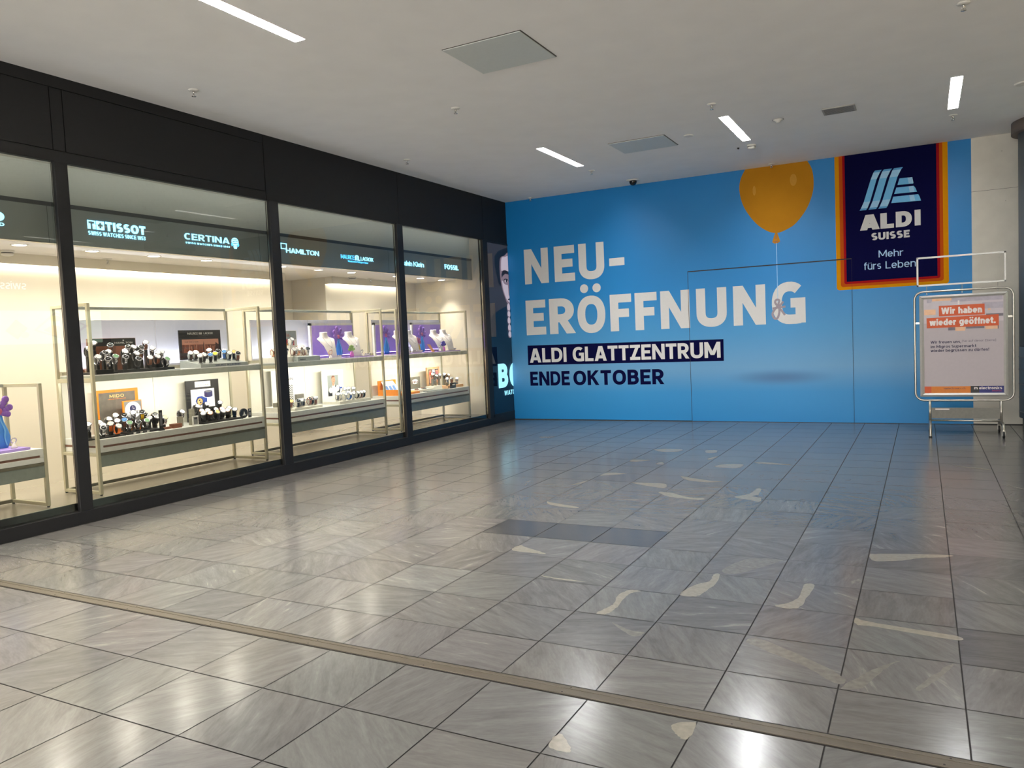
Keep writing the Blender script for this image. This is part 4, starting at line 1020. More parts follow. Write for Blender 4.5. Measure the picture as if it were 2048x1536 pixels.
M('lens_glow', (255, 255, 255), .4, em=(255, 240, 215), ems=26)
DL = [.75, 1.45, 2.17, 2.87, 3.57, 4.28, 4.99, 5.70, 6.40, 7.595, 8.30, 9.00, 10.10, 10.76, 11.40]
base = None
for k, y in enumerate(DL):
    if base is None:
        base = thing('downlight', (-.70, y, 2.55), 'round shop downlight over a display table', 'light', 'round downlights in the shop ceiling')
        b = MB(); b.lathe([(.075, .0), (.075, -.004), (.06, -.006), (.06, .0)], 'plastic_white', (-.70, y, 2.55), 24, cap=False); b.build('trim_ring', base)
        b = MB(); b.lathe([(.06, -.0035), (.001, -.0036)], 'lens_glow', (-.70, y, 2.55), 24, cap=False); b.build('lens', base)
        o = base
    else:
        o = copy_tree(base); o.location = (-.70, y, 2.55)
    if y > 4.3: o['label'] = 'round shop downlight, %s from left of those in sight' % ORD[k - 6]
    else: o['label'] = 'round shop downlight beyond the left edge of the photo'
    area('downlight_lamp', (-.70, y, 2.535), .10, 11.5 if y < 11.3 else 5, (1, .92, .80), disk=True, spread=150 if y < 10.5 else 75)
smoke(-1.15, 4.42, 2.55, 'white smoke detector on the cream shop ceiling at the left edge of the photo')
smoke(-1.20, 9.62, 2.55, 'white smoke detector on the cream shop ceiling above the second purple display')
sprinkler(-1.2, 5.50, 'small sprinkler hanging from the cream shop ceiling in front of the long cove light', 2.55)
sprinkler(-1.2, 10.08, 'small sprinkler hanging from the cream shop ceiling above the purple displays', 2.55)

# ---- display tables ----
M('frame_metal', (196, 190, 164), .35, .35, var=.03)
M('frame_dark', (112, 108, 92), .4, .4)
M('shelf_gray', (164, 168, 156), .35, .2)
M('shelf_top', (222, 222, 218), .3)
M('slab_white', (226, 226, 220), .3)
M('stripe_brown', (122, 84, 68), .5)
M('apron_gray', (140, 147, 139), .3, .15)
M('board_white', (226, 226, 236), .5, var=.01)
M('back_white', (236, 232, 218), .55, var=.01)
M('foot_black', (25, 25, 25), .5)
ZT, ZS = .71, 1.32      # slab top, upper shelf top
def display_table(y0, y1, lab, upper=True, boards=(), backs=()):
    xf, xb, p = -.16, -.72, .03
    top = 1.99 if upper else 1.28
    t = thing('display_table', (-.44, (y0 + y1) / 2, ZP), lab, 'display table', 'metal framed display tables')
    b = MB()
    zf = ZP + .012
    for y in (y0, y1 - p):
        for x in (xf - p, xb): b.box(x, x + p, y, y + p, zf, top, 'frame_metal', .003)
        b.box(xb + p, xf - p, y, y + p, top - p, top, 'frame_metal', .003); b.box(xb + p, xf - p, y, y + p, zf, zf + p, 'frame_metal', .003)
        b.box(xb + p, xf - p, y, y + p, .555, .585, 'frame_metal', .003)
        if upper: b.box(xb + p, xf - p, y, y + p, ZS - .07, ZS - .03, 'frame_metal', .003)
    b.box(xb, xb + p, y0 + p, y1 - p, top - p, top, 'shelf_gray', .003); b.box(xb, xb + p, y0 + p, y1 - p, zf, zf + p, 'frame_dark', .003)
    b.build('frame', t)
    for y in (y0, y1 - p):
        for x in (xf - p, xb):
            b = MB(); b.cyl((x + p / 2, y + p / 2, ZP), .012, .013, 'foot_black', 10); b.build('foot', t)
    b = MB()
    b.box(xb + .01, xf - .002, y0 + p, y1 - p, .652, ZT, 'slab_white', .002); b.box(xb + .01, xf - .010, y0 + p, y1 - p, .632, .652, 'stripe_brown'); b.box(xb + .01, xf - .002, y0 + p, y1 - p, .588, .632, 'slab_white', .002)
    b.box(xf - .012, xf - .0015, y0 + p, y0 + p + .03, .632, .652, 'slab_white'); b.box(xf - .012, xf - .0015, y1 - p - .03, y1 - p, .632, .652, 'slab_white')
    b.build('counter_slab', t)
    b = MB(); b.box(xf - .03, xf - .004, y0 + p, y1 - p, .452, .560, 'apron_gray', .002); b.box(xf - .032, xf, y0 + p, y1 - p, .560, .586, 'frame_dark', .002); b.build('apron', t)
    for a0, a1 in backs:
        b = MB(); b.box(xb + .004, xb + .020, a0, a1, ZT, ZS - .06 if upper else 1.22, 'back_white'); b.build('back_panel', t)
    if upper:
        b = MB(); b.box(xb + p, xf - .006, y0 + p, y1 - p, ZS - .008, ZS, 'shelf_top'); b.box(xb + p, xf - .002, y0 + p, y1 - p, ZS - .064, ZS - .008, 'shelf_gray', .002); b.build('shelf', t)
        b = MB(); b.box(xb + .004, xb + .06, y0 + p, y1 - p, ZS, ZS + .035, 'frame_metal'); b.build('shelf_ledge', t)
        for a0, a1 in boards:
            b = MB(); b.box(xb + .012, xb + .030, a0, a1, ZS + .035, 1.857, 'board_white', .001); b.build('backboard', t)
        area('shelf_lamp', (-.24, (y0 + y1) / 2, ZS - .068), .04, 17, (1, .93, .80), (0, math.radians(38), 0), y1 - y0 - .12, t, 160)
        area('ledge_lamp', (-.63, (y0 + y1) / 2, ZS + .042), .02, 6.5, (.86, .88, 1), (0, math.radians(180), 0), y1 - y0 - .12, t, 160)
    return t
display_table(1.96, 4.06, 'low display table with open frame at the left edge of the photo', False, (), ())
b = MB(); b.box(-.715, -.70, 2.0, 4.0, ZT, 1.22, 'board_white')
tag(b.build('display_board'), 'pale board standing at the back of the low table at the left edge', 'board')
display_table(4.53, 6.645, 'two tier display table with dark watches behind the second pane', True, ((4.79, 5.64), (5.65, 6.62)), ((4.57, 5.575), (5.58, 6.61)))
display_table(6.90, 8.955, 'two tier display table in the middle with one purple panel on its shelf', True, ((7.0, 8.005), (8.015, 8.92)), ((6.94, 7.90), (7.905, 8.92)))
display_table(9.285, 11.285, 'two tier display table at the far end with two purple panels on its shelf', True, ((9.40, 10.20), (10.21, 11.25)), ((9.33, 10.29), (10.295, 11.25)))

# =====================================================================
# THINGS ON THE TABLES
# =====================================================================
M('ink_black', (30, 29, 30), .5); M('ink_white', (238, 236, 230), .5); M('ink_gray', (120, 120, 120), .5)
M('wood_dark', (102, 96, 88), .5, var=.2, scale=12); M('orange_frame', (240, 130, 20), .45); M('gold_letter', (226, 190, 120), .4)
M('poster_brown', (126, 78, 54), .5, var=.18, scale=16); M('poster_rust', (160, 92, 66), .5, var=.1, scale=10)
M('sunset_sky', (206, 146, 122), .5, var=.1, scale=8); M('sunset_low', (120, 72, 58), .5, var=.3, scale=60); M('skyline', (70, 44, 42), .5)
M('blue_strap', (44, 74, 160), .5); M('navy', (44, 46, 92), .5); M('card_gray', (150, 156, 150), .5); M('red_print', (190, 40, 36), .5); M('amber_print', (190, 130, 40), .5)
M('purple_panel', (190, 160, 244), .55, var=.03); M('purple_tray', (164, 140, 210), .5); M('bust_white', (232, 224, 222), .6, var=.01)
M('vase_blue', (70, 140, 214), .65); M('vase_light', (110, 176, 226), .4); M('leaf_purple', (134, 92, 176), .5); M('leaf_violet', (86, 60, 160), .5); M('leaf_red', (180, 90, 120), .5)
M('leaf_green', (140, 166, 84), .5); M('pot_pink', (214, 120, 206), .45); M('vase_yellow', (214, 186, 60), .45); M('orange_card', (244, 176, 116), .5)
M('skin_print', (206, 150, 122), .5); M('wood_light', (206, 166, 124), .5, var=.12, scale=14); M('orange_box', (246, 150, 16), .45); M('picture_white', (232, 234, 240), .5); M('picture_blue', (84, 130, 196), .5)
M('block_gray', (122, 118, 104), .5); M('tray_black', (22, 22, 23), .35); M('tray_white', (230, 226, 212), .45); M('leather_brown', (120, 74, 50), .5); M('silver', (206, 206, 212), .18, 1.)
M('rose_gold', (206, 150, 120), .2, 1.); M('strap_black', (24, 23, 24), .5); M('strap_orange', (240, 120, 30), .5); M('strap_yellow', (240, 190, 30), .5); M('strap_blue', (60, 110, 190), .5); M('strap_white', (232, 232, 230), .5); M('strap_olive', (110, 110, 80), .5); M('strap_gray', (110, 110, 112), .5)
M('dial_black', (20, 20, 24), .2); M('dial_white', (232, 232, 226), .25); M('dial_blue', (70, 130, 190), .2); M('dial_green', (120, 160, 120), .2); M('dial_gold', (226, 196, 120), .25); M('dial_yellow', (220, 214, 80), .25)

def panel_box(name, lab, cat, x, y0, y1, z0, z1, mt, draw=None, th=.014, group=None, pn='print'):
    """Upright board facing the hall; its front is at x."""
    b = MB(); b.box(x - th, x, y0, y1, z0, z1, mt, .001)
    o = b.build(name); tag(o, lab, cat, group)
    if draw:
        c = MB(); draw(c, on_front(x)); c.build(pn, o)
    return o

# --- first table, upper shelf ---
def d(b, P):
    b.prism(rect(4.80, 5.325, 1.59, 1.665), 'ink_black', off=.0005, **P)
    b.polys(text_polys('HAMILTON', .15, .13, 5.09, 5.29, 1.612, .017), 'ink_white', **P); b.prism(ell(5.19, 1.645, .010, .007, 6), 'ink_white', off=.001, **P)
    b.prism(rect(4.90, 5.0, 1.44, 1.52), 'poster_rust', off=.0006, **P); b.prism(rect(5.1, 5.31, 1.50, 1.585), 'poster_rust', off=.0006, **P)
panel_box('poster_board', 'brown poster board with black header behind the dark watches on the upper shelf', 'poster', -.60, 4.797, 5.33, ZS, 1.668, 'poster_brown', d)
def d(b, P):
    b.polys(text_polys('MAURICE', .14, .06, 5.94, 6.08, 1.687, .024), 'ink_white', **P); b.polys(text_polys('LACROIX', .14, .06, 6.16, 6.29, 1.689, .022), 'ink_white', **P)
    for y in (6.095, 6.11, 6.125): b.prism(rect(y, y + .009, 1.687, 1.710), 'ink_white', off=.001, **P)
    b.polys(text_polys('MANUFACTURE HORLOGÈRE SUISSE'.replace('È', 'E'), .12, .1, 6.0, 6.22, 1.67, .007), 'ink_gray', **P)
    b.prism(rect(5.862, 6.362, 1.56, 1.635), 'sunset_sky', off=.0006, **P); b.prism(rect(5.862, 6.362, 1.485, 1.575), 'sunset_low', off=.0008, **P)
    b.polys(text_polys('YOUR TIME IS NOW', .16, .1, 5.89, 6.08, 1.60, .011), 'skyline', **P)
    rr = random.Random(2)
    for k in range(30):
        y = 5.87 + k * .0162; b.prism(rect(y, y + .009, 1.487, 1.53 + rr.random() * .05), rr.choice(['skyline', 'sunset_low', 'poster_rust', 'sunset_sky']), off=.0012, **P)
    b.prism([(6.135, 1.5), (6.160, 1.5), (6.158, 1.58), (6.150, 1.615), (6.146, 1.58)], 'skyline', off=.0014, **P); b.prism([(6.30, 1.487), (6.36, 1.487), (6.36, 1.57), (6.32, 1.60)], 'skyline', off=.0014, **P)
panel_box('poster_board', 'black poster board with a sunset city picture on the upper shelf', 'poster', -.55, 5.828, 6.397, ZS + .09, 1.737, 'ink_black', d)
def wedge(name, lab, x0, x1, y0, y1, z0, zf, zb, mt, draw=None):
    b = MB()
    P = [(x1, z0), (x1, zf), (x0, zb), (x0, z0)]
    b.raw([(x, y0, z) for x, z in P] + [(x, y1, z) for x, z in P], [(0, 1, 2, 3), (7, 6, 5, 4), (0, 4, 5, 1), (1, 5, 6, 2), (2, 6, 7, 3), (3, 7, 4, 0)], mt)
    o = b.build(name, fix=True); tag(o, lab, 'display tray')
    if draw: c = MB(); draw(c, on_front(x1)); c.build('lettering', o)
    return o
wedge('display_tray', 'grey sloping display tray with dark lettering on its front edge, under the coloured watches', -.53, -.205, 5.80, 6.46, ZS, ZS + .035, ZS + .088, 'card_gray',
      lambda b, P: (b.polys(text_polys('MAURICE', .16, .08, 6.0, 6.14, 1.3275, .02), 'navy', **P), b.polys(text_polys('M LACROIX', .16, .08, 6.16, 6.35, 1.3275, .02), 'navy', **P)))
def box_thing(name, lab, cat, x0, x1, y0, y1, z0, z1, mt, draw=None, bev=.0015, group=None):
    b = MB(); b.box(x0, x1, y0, y1, z0, z1, mt, bev); o = b.build(name); tag(o, lab, cat, group)
    if draw: c = MB(); draw(c, on_front(x1)); c.build('print', o)
    return o
box_thing('display_tray', 'flat black display tray at the left end of the upper shelf', 'display tray', -.45, -.22, 4.60, 4.84, ZS, ZS + .022, 'tray_black')
box_thing('display_tray', 'black display tray in the middle of the dark watches on the upper shelf', 'display tray', -.45, -.24, 4.90, 5.20, ZS, ZS + .030, 'tray_black')
box_thing('display_tray', 'black display tray at the right end of the dark watches on the upper shelf', 'display tray', -.45, -.24, 5.225, 5.50, ZS, ZS + .03, 'tray_black')
box_thing('gift_box', 'small brown and white gift box on the shelf behind the first mullion', 'box', -.50, -.46, 4.57, 4.66, ZS, ZS + .05, 'leather_brown')
box_thing('watch_box', 'small dark open box at the left front of the upper shelf', 'box', -.215, -.168, 4.58, 4.76, ZS, ZS + .045, 'tray_black')
box_thing('price_card', 'small bluish card lying by the right end of the dark watches', 'card', -.235, -.18, 5.40, 5.52, ZS, ZS + .006, 'card_gray')

# --- first table, counter ---
def d(b, P):
    b.prism(rect(4.886, 5.292, ZT + .01, 1.121), 'wood_dark', off=.0006, **P)
    b.polys(text_polys('MIDO', .17, .2, 5.005, 5.165, 1.066, .032), 'gold_letter', off=.001, **P); b.polys(text_polys('SWISS WATCHES SINCE 1918'.replace('9', '8'), .14, .14, 4.985, 5.185, 1.048, .008), 'orange_frame', off=.001, **P)
panel_box('poster_board', 'orange framed dark board on the counter behind the watches', 'poster', -.62, 4.862, 5.328, ZT, 1.149, 'orange_frame', d)
def d(b, P):
    b.prism(rect(5.075, 5.27, .80, 1.02), 'ink_gray', off=.0006, **P); b.prism(ell(5.17, .93, .09, .085, 20), 'picture_white', off=.0009, **P)
    b.prism(rect(5.145, 5.195, .985, 1.01), 'ink_white', off=.0012, **P); b.prism(rect(5.145, 5.195, .86, .90), 'ink_white', off=.0012, **P)
    b.prism(ell(5.17, .945, .045, .045, 20), 'ink_white', off=.0014, **P); b.prism(ell(5.17, .945, .036, .036, 20), 'navy', off=.0018, **P)
    b.prism(rect(5.168, 5.172, .945, .972), 'ink_white', off=.0022, **P); b.prism(rect(5.17, 5.19, .943, .947), 'ink_white', off=.0022, **P); b.prism(rect(5.21, 5.25, .89, .92), 'ink_black', off=.0014, **P); b.prism(rect(5.22, 5.245, .895, .917), 'ink_white', off=.0018, **P)
panel_box('poster_board', 'small orange edged picture of a big watch dial in front of the dark board', 'poster', -.50, 5.06, 5.275, ZT, 1.028, 'orange_frame', d)
b = MB(); b.box(-.44, -.225, 4.47, 4.88, ZT, ZT + .012, 'tray_black', .002); tag(b.build('display_tray'), 'flat black display tray at the left end of the counter', 'display tray')
b = MB(); b.box(-.42, -.225, 4.90, 5.31, ZT, ZT + .022, 'tray_black', .003); tag(b.build('display_tray'), 'thick black display tray with white tags below the small dial picture', 'display tray')
for k, y in enumerate((4.96, 5.035, 5.11)):
    box_thing('price_tag', 'tiny white price tag on the thick black tray, %s of three' % ORD[k], 'price tag', -.2245, -.222, y, y + .026, ZT + .006, ZT + .018, 'ink_white', bev=0, group='white tags on the black tray')
t = thing('watch_stand', (-.255, 5.262, ZT), 'tall thin dark stand with a pale strap at the right end of the black tray', 'stand')
b = MB(); b.box(-.2223, -.19, 5.235, 5.29, ZT, ZT + .012, 'tray_black'); b.build('foot', t); b = MB(); b.box(-.212, -.204, 5.245, 5.282, ZT + .012, .918, 'ink_black'); b.build('upright', t); b = MB(); b.box(-.204, -.201, 5.252, 5.276, .76, .895, 'strap_gray'); b.build('strap', t)
box_thing('watch_box', 'small dark brown open box on the counter between the two watch groups', 'box', -.30, -.225, 5.43, 5.53, ZT, ZT + .045, 'leather_brown')
box_thing('cuff', 'small red brown leather cuff lying beside the brown box', 'leather cuff', -.29, -.25, 5.345, 5.42, ZT, ZT + .022, 'leather_brown')
def d(b, P):
    b.prism(rect(6.034, 6.25, 1.093, 1.157), 'ink_white', off=.0006, **P)
    b.polys(text_polys('NORQAIN', .14, .14, 6.06, 6.225, 1.108, .016), 'ink_gray', off=.0012, **P); b.polys(stroke_polys([('l', [(6.125, 1.134), (6.142, 1.146), (6.16, 1.134)])], .004), 'ink_gray', off=.0012, **P)
    b.prism(rect(5.972, 6.298, .86, 1.07), 'picture_white', off=.0006, **P)
    b.prism(rect(6.155, 6.27, .985, 1.035), 'navy', off=.0012, **P); b.prism(ell(6.2125, 1.035, .0575, .016), 'navy', off=.0014, **P); b.prism(ell(6.2125, .985, .0575, .016), 'navy', off=.0014, **P); b.prism(ell(6.2125, 1.036, .045, .010), 'ink_gray', off=.0018, **P)
    b.prism([(6.03, .94), (6.06, .985), (6.12, .99), (6.16, .972), (6.19, .965), (6.19, .91), (6.12, .89), (6.05, .90)][::-1], 'blue_strap', off=.0012, **P)
    b.prism(ell(6.09, .93, .045, .045), 'navy', off=.0016, **P); b.prism(ell(6.09, .93, .037, .037), 'gold_letter', off=.002, **P); b.prism(ell(6.085, .943, .01, .01, 8), 'navy', off=.0024, **P); b.prism(ell(6.098, .918, .01, .01, 8), 'navy', off=.0024, **P)
panel_box('poster_board', 'black framed poster with a blue watch and a puck on the counter', 'poster', -.60, 5.912, 6.367, ZT, 1.172, 'ink_black', d)
box_thing('display_tray', 'long black display tray below the blue watch poster', 'display tray', -.45, -.225, 5.80, 6.36, ZT, ZT + .020, 'tray_black')
box_thing('display_block', 'grey display block left of the blue watch poster, nearer the camera', 'display block', -.36, -.31, 5.575, 5.615, ZT, .815, 'block_gray')
box_thing('display_block', 'grey display block in front of the left edge of the blue watch poster', 'display block', -.50, -.46, 5.845, 5.89, ZT, .87, 'block_gray')
box_thing('display_block', 'low grey display block behind the white framed plaque', 'display block', -.33, -.28, 5.70, 5.78, ZT, .785, 'block_gray')
t = thing('plaque', (-.235, 5.705, ZT), 'white framed little plaque leaning at the left of the long black tray', 'plaque')
b = MB(); b.box(-.24, -.23, 5.67, 5.745, ZT, .81, 'ink_white', .001); b.build('frame', t); b = MB(); b.prism(rect(5.682, 5.733, ZT + .012, .80), 'ink_gray', off=.0005, **on_front(-.23)); b.prism(rect(5.69, 5.725, .775, .793), 'ink_black', off=.001, **on_front(-.23)); b.build('print', t)
b = MB(); b.cyl((-.27, 6.40, ZT + .056), .055, .02, 'strap_black', 28, axis='x'); o = b.build('puck_sign'); tag(o, 'round black puck shaped sign at the right end of the long black tray', 'sign')
c = MB(); c.prism([(6.385, .75), (6.415, .75), (6.40, .79)], 'ink_white', off=.0006, **on_front(-.25)); c.prism(rect(6.375, 6.425, .74, .75), 'ink_white', off=.0006, **on_front(-.25)); c.build('print', o)
def d(b, P): b.prism(rect(6.473, 6.497, .79, .80), 'ink_white', off=.0006, **P); b.prism(rect(6.473, 6.497, .735, .77), 'ink_gray', off=.0006, **P)
panel_box('plaque', 'narrow black plaque standing beside the puck sign', 'plaque', -.25, 6.464, 6.508, ZT, .812, 'ink_black', d, .008)

# --- second table, upper shelf ---
def d(b, P):
    b.prism(rect(7.31, 7.68, 1.60, 1.71), 'card_gray', off=.0005, **P); b.prism(rect(7.46, 7.64, 1.505, 1.602), 'red_print', off=.001, **P); b.prism(ell(7.515, 1.50, .035, .05), 'amber_print', off=.0014, **P)
    for y, hh in ((7.475, .03), (7.492, .05), (7.512, .028), (7.53, .034), (7.548, .02), (7.568, .012)): b.prism([(y, 1.637), (y + .010, 1.637), (y + .014, 1.637 + hh), (y + .004, 1.637 + hh)], 'poster_rust', off=.001, **P)
panel_box('poster_board', 'grey poster with a red field on the shelf behind the mullion', 'poster', -.60, 7.28, 7.69, ZS, 1.715, 'tray_white', d)
box_thing('display_tray', 'cream display tray at the left of the pale watches on the middle shelf', 'display tray', -.50, -.26, 6.96, 7.235, ZS, ZS + .06, 'tray_white')
box_thing('display_block', 'white display block with a dark square standing among the pale watches', 'display block', -.45, -.40, 7.35, 7.43, ZS, 1.525, 'tray_white', lambda b, P: b.prism(rect(7.375, 7.405, 1.42, 1.445), 'ink_black', off=.0006, **P))
box_thing('display_tray', 'white display tray under the pale watches right of the mullion', 'display tray', -.50, -.27, 7.245, 7.66, ZS, ZS + .045, 'tray_white')
wedge('display_sign', 'low sloping grey sign with dark lettering at the shelf edge', -.255, -.175, 7.24, 7.64, ZS, ZS + .055, ZS + .065, 'card_gray', lambda b, P: [b.prism(rect(7.275 + .014 * k, 7.285 + .014 * k, 1.335, 1.35 - .002 * (k % 3)), 'ink_black', off=.001, **P) for k in range(7)])
for a0, a1 in ((7.66, 7.80), (7.82, 8.06)):
    box_thing('display_plinth', 'low white plinth at the shelf edge, the %s one' % ('shorter' if a0 < 7.7 else 'longer'), 'plinth', -.25, -.18, a0, a1, ZS, ZS + .018, 'tray_white')
def purple(y0, y1, lab):
    t = thing('purple_panel', (-.62, (y0 + y1) / 2, ZS), lab, 'display panel', 'purple display panels')
    b = MB(); b.box(-.64, -.622, y0, y1, ZS, 1.778, 'purple_panel', .001); b.build('panel', t)
    b = MB(); b.box(-.645, -.612, y0 - .035, y0, ZS, 1.81, 'ink_white'); b.box(-.645, -.612, y0 - .035, y1, 1.778, 1.81, 'ink_white'); b.build('border', t)
    return t
purple(7.995, 8.85, 'single purple display panel behind two busts on the middle table')
purple(9.37, 10.13, 'purple display panel at the left of the far table, split by a mullion')
purple(10.345, 11.165, 'purple display panel at the right end of the far table')
for y0, y1, lab in ((7.90, 8.86, 'low lilac tray under the two busts on the middle shelf'), (9.36, 10.15, 'low lilac tray under the left pair of busts on the far shelf'), (10.17, 11.20, 'low lilac tray under the right pair of busts on the far shelf')):
    box_thing('display_tray', lab, 'display tray', -.60, -.26, y0, y1, ZS, ZS + .012, 'purple_tray')
def bust(x, y, z, lab, s=1., neck=True):
    t = thing('necklace_bust', (x, y, z), lab, 'necklace bust', 'white necklace busts', rz=-.12)
    rings = []
    for zz, ox, rx, ry in ((0, .125, .010, .070), (.08, .102, .013, .080), (.16, .066, .018, .100), (.22, .026, .024, .128), (.252, -.004, .03, .146), (.268, -.024, .034, .13), (.282, -.036, .04, .085), (.30, -.042, .043, .060), (.33, -.045, .046, .054), (.348, -.045, .048, .056), (.352, -.045, .036, .044)):
        rings.append([(s * (ox + rx * math.cos(a)), s * (ry * math.sin(a)), s * zz) for a in [2 * math.pi * i / 24 for i in range(24)]])
    b = MB(); b.loft(rings, 'bust_white'); o = bpy.data.objects.new('bust', b.mesh('bust')); COL.objects.link(o); o.parent = t
    if neck:
        n = thing('necklace', (x, y, z), lab.replace('white bust', 'thin silver necklace on the bust').replace('bust bust', 'bust'), 'necklace', 'thin necklaces', rz=-.12)
        P = []
        for i in range(17):
            u = -1 + 2 * i / 16; zz = .285 - .135 * (1 - u * u) ** .8
            ox = .118 - (zz - .08) * .45 if zz < .16 else .082 - (zz - .16) * .78
            P.append((s * (ox + .014), s * u * .058, s * zz))
        b = MB(); b.tube(P, .0016, 'silver', 6); o = bpy.data.objects.new('chain', b.mesh('chain')); COL.objects.link(o); o.parent = n
        b = MB(); b.ball((P[8][0] + .004, 0, P[8][2] - .008), .007, 'silver', 10); o = bpy.data.objects.new('pendant', b.mesh('pendant')); COL.objects.link(o); o.parent = n
bust(-.43, 8.06, ZS + .012, 'white bust left of the tall vase on the middle shelf')
bust(-.42, 8.56, ZS + .012, 'white bust right of the tall vase on the middle shelf')
bust(-.41, 9.69, ZS + .012, 'white bust beside the left tall vase on the far shelf')
bust(-.42, 9.98, ZS + .012, 'white bust just right of the last mullion on the far shelf')
bust(-.42, 10.70, ZS + .012, 'white bust right of the second tall vase on the far shelf')
bust(-.39, 10.94, ZS + .012, 'white bust at the far right end of the far shelf')
def vase(x, y, z, lab, s=1., body='vase_blue', leaf='leaf_purple', light='vase_light', leaves=True):
    t = thing('vase', (x, y, z), lab, 'vase', 'cut out vases with leaves')
    b = MB(); b.lathe([(.045 * s, 0), (.066 * s, .05 * s), (.07 * s, .085 * s), (.055 * s, .14 * s), (.03 * s, .20 * s), (.02 * s, .25 * s), (.024 * s, .262 * s)], body, (x, y, z), 20, .35, 1.); b.build('body', t)
    b = MB(); b.tube(crom([(x + .026 * s, y + .025 * s, z + .02 * s), (x + .028 * s, y + .012 * s, z + .08 * s), (x + .022 * s, y + .02 * s, z + .14 * s), (x + .012 * s, y + .004 * s, z + .20 * s), (x + .010 * s, y - .006 * s, z + .245 * s)], 4), .006 * s, light, 6); b.build('highlight', t)
    if leaves:
        b = MB()
        for k, (a, l, w) in enumerate(((98, .135, .026), (62, .12, .024), (132, .115, .026), (28, .09, .022), (163, .085, .023), (-8, .06, .02))):
            a = math.radians(a); c = Vector((0, math.cos(a), math.sin(a)))
            for q in range(4):
                cc = Vector((x + .004 * k - .01, y, z + .27 * s)) + c * l * s * (.25 + .25 * q)
                b.ball(cc, w * s * (.8 + .12 * q), leaf, 10, .4, 1., 1.)
        b.ball((x + .006, y - .008 * s, z + .285 * s), .03 * s, 'leaf_red', 12, .5, 1, 1)
        b.build('leaves', t)
vase(-.58, 8.49, ZS + .012, 'tall blue vase with purple leaves between the two busts of the middle table')
vase(-.575, 9.575, ZS + .012, 'tall blue vase with purple leaves at the left of the far shelf')
vase(-.575, 10.54, ZS + .012, 'tall blue vase with purple leaves in front of the right purple panel')
vase(-.42, 10.215, ZS + .012, 'small yellow vase with peach leaves right of the last mullion', .55, 'vase_yellow', 'leaf_red', 'vase_yellow')
def plant(x, y, z, lab, leaf):
    t = thing('flower_pot', (x, y, z), lab, 'flower pot', 'small pots with cut out leaves')
    b = MB(); b.lathe([(.034, 0), (.038, .02), (.034, .05), (.022, .066), (.018, .075)], 'pot_pink', (x, y, z), 18, .6, 1); b.build('pot', t)
    b = MB()
    for a in (20, 60, 95, 130, 165):
        a = math.radians(a)
        for q in range(3): b.ball((x, y + math.cos(a) * (.02 + .018 * q), z + .085 + math.sin(a) * (.02 + .022 * q)), .015 + .002 * q, leaf, 10, .5, 1, 1)
    b.build('leaves', t)
plant(-.30, 8.42, ZS + .012, 'pink pot with green leaves in front of the right bust of the middle table', 'leaf_green')
plant(-.30, 10.745, ZS + .012, 'pink pot with blue violet leaves in front of the far busts', 'leaf_violet')
b = MB(); b.raw([(-.262, 10.215, 1.452), (-.262, 10.292, 1.452), (-.232, 10.372, 1.335), (-.232, 10.30, 1.332), (-.267, 10.215, 1.450), (-.267, 10.292, 1.450), (-.237, 10.372, 1.332), (-.237, 10.30, 1.329)], [(0, 3, 2, 1), (4, 5, 6, 7), (0, 1, 5, 4), (1, 2, 6, 5), (2, 3, 7, 6), (3, 0, 4, 7)], 'orange_card')
tag(b.build('leaflet', fix=True), 'orange leaflet leaning at the shelf edge beside the yellow vase', 'leaflet')
def ringstand(x, y, z, lab, mt='silver', r=.022):
    t = thing('ring_display', (x, y, z), lab, 'jewellery display', 'small jewellery on white cones')
    b = MB(); b.lathe([(.028, 0), (.02, .016), (.008, .040), (.004, .048)], 'bust_white', (x, y, z), 16); b.build('cone', t)
    b = MB(); b.tube([(x + .3 * r * math.sin(a), y + r * math.cos(a), z + .045 + r + r * math.sin(a)) for a in [2 * math.pi * i / 18 for i in range(18)]], .0045, mt, 8, True); b.build('ring', t)
ringstand(-.30, 7.985, ZS + .012, 'rose bangle on a white cone in front of the left bust of the middle table', 'rose_gold', .032)
ringstand(-.30, 8.64, ZS + .012, 'silver ring on a white cone at the right end of the middle shelf')
ringstand(-.30, 10.63, ZS + .012, 'silver ring on a white cone left of the violet leaves')
ringstand(-.30, 10.955, ZS + .012, 'silver ring on a white cone at the far end of the far shelf', 'silver', .026)
ringstand(-.33, 9.80, ZS + .012, 'silver ring on a white cone between the busts by the last mullion')
def pearls(x, y, z, lab, n=9, L=.14):
    t = thing('bracelet', (x, y, z), lab, 'bracelet', 'bracelets lying on the trays')
    b = MB(); b.lathe([(.03, 0), (.03, .018), (.024, .026)], 'bust_white', (x, y, z), 18, .7, 1.8); b.build('cushion', t)
    b = MB()
    for i in range(n):
        a = math.pi * (i + .5) / n
        b.ball((x + .012 + .012 * math.sin(a), y - L / 2 * math.cos(a) * .8, z + .030), .007, 'silver', 8)
    b.build('beads', t)
pearls(-.32, 8.17, ZS + .012, 'silver bracelet on a white cushion beside the rose bangle')
pearls(-.31, 8.76, ZS + .012, 'silver bracelet lying at the right end of the middle shelf')
pearls(-.31, 9.93, ZS + .012, 'silver bracelet lying right of the last mullion on the far shelf')
pearls(-.31, 10.08, ZS + .012, 'silver bracelet lying left of the yellow vase on the far shelf')
pearls(-.31, 11.06, ZS + .012, 'silver bracelet lying at the very end of the far shelf')

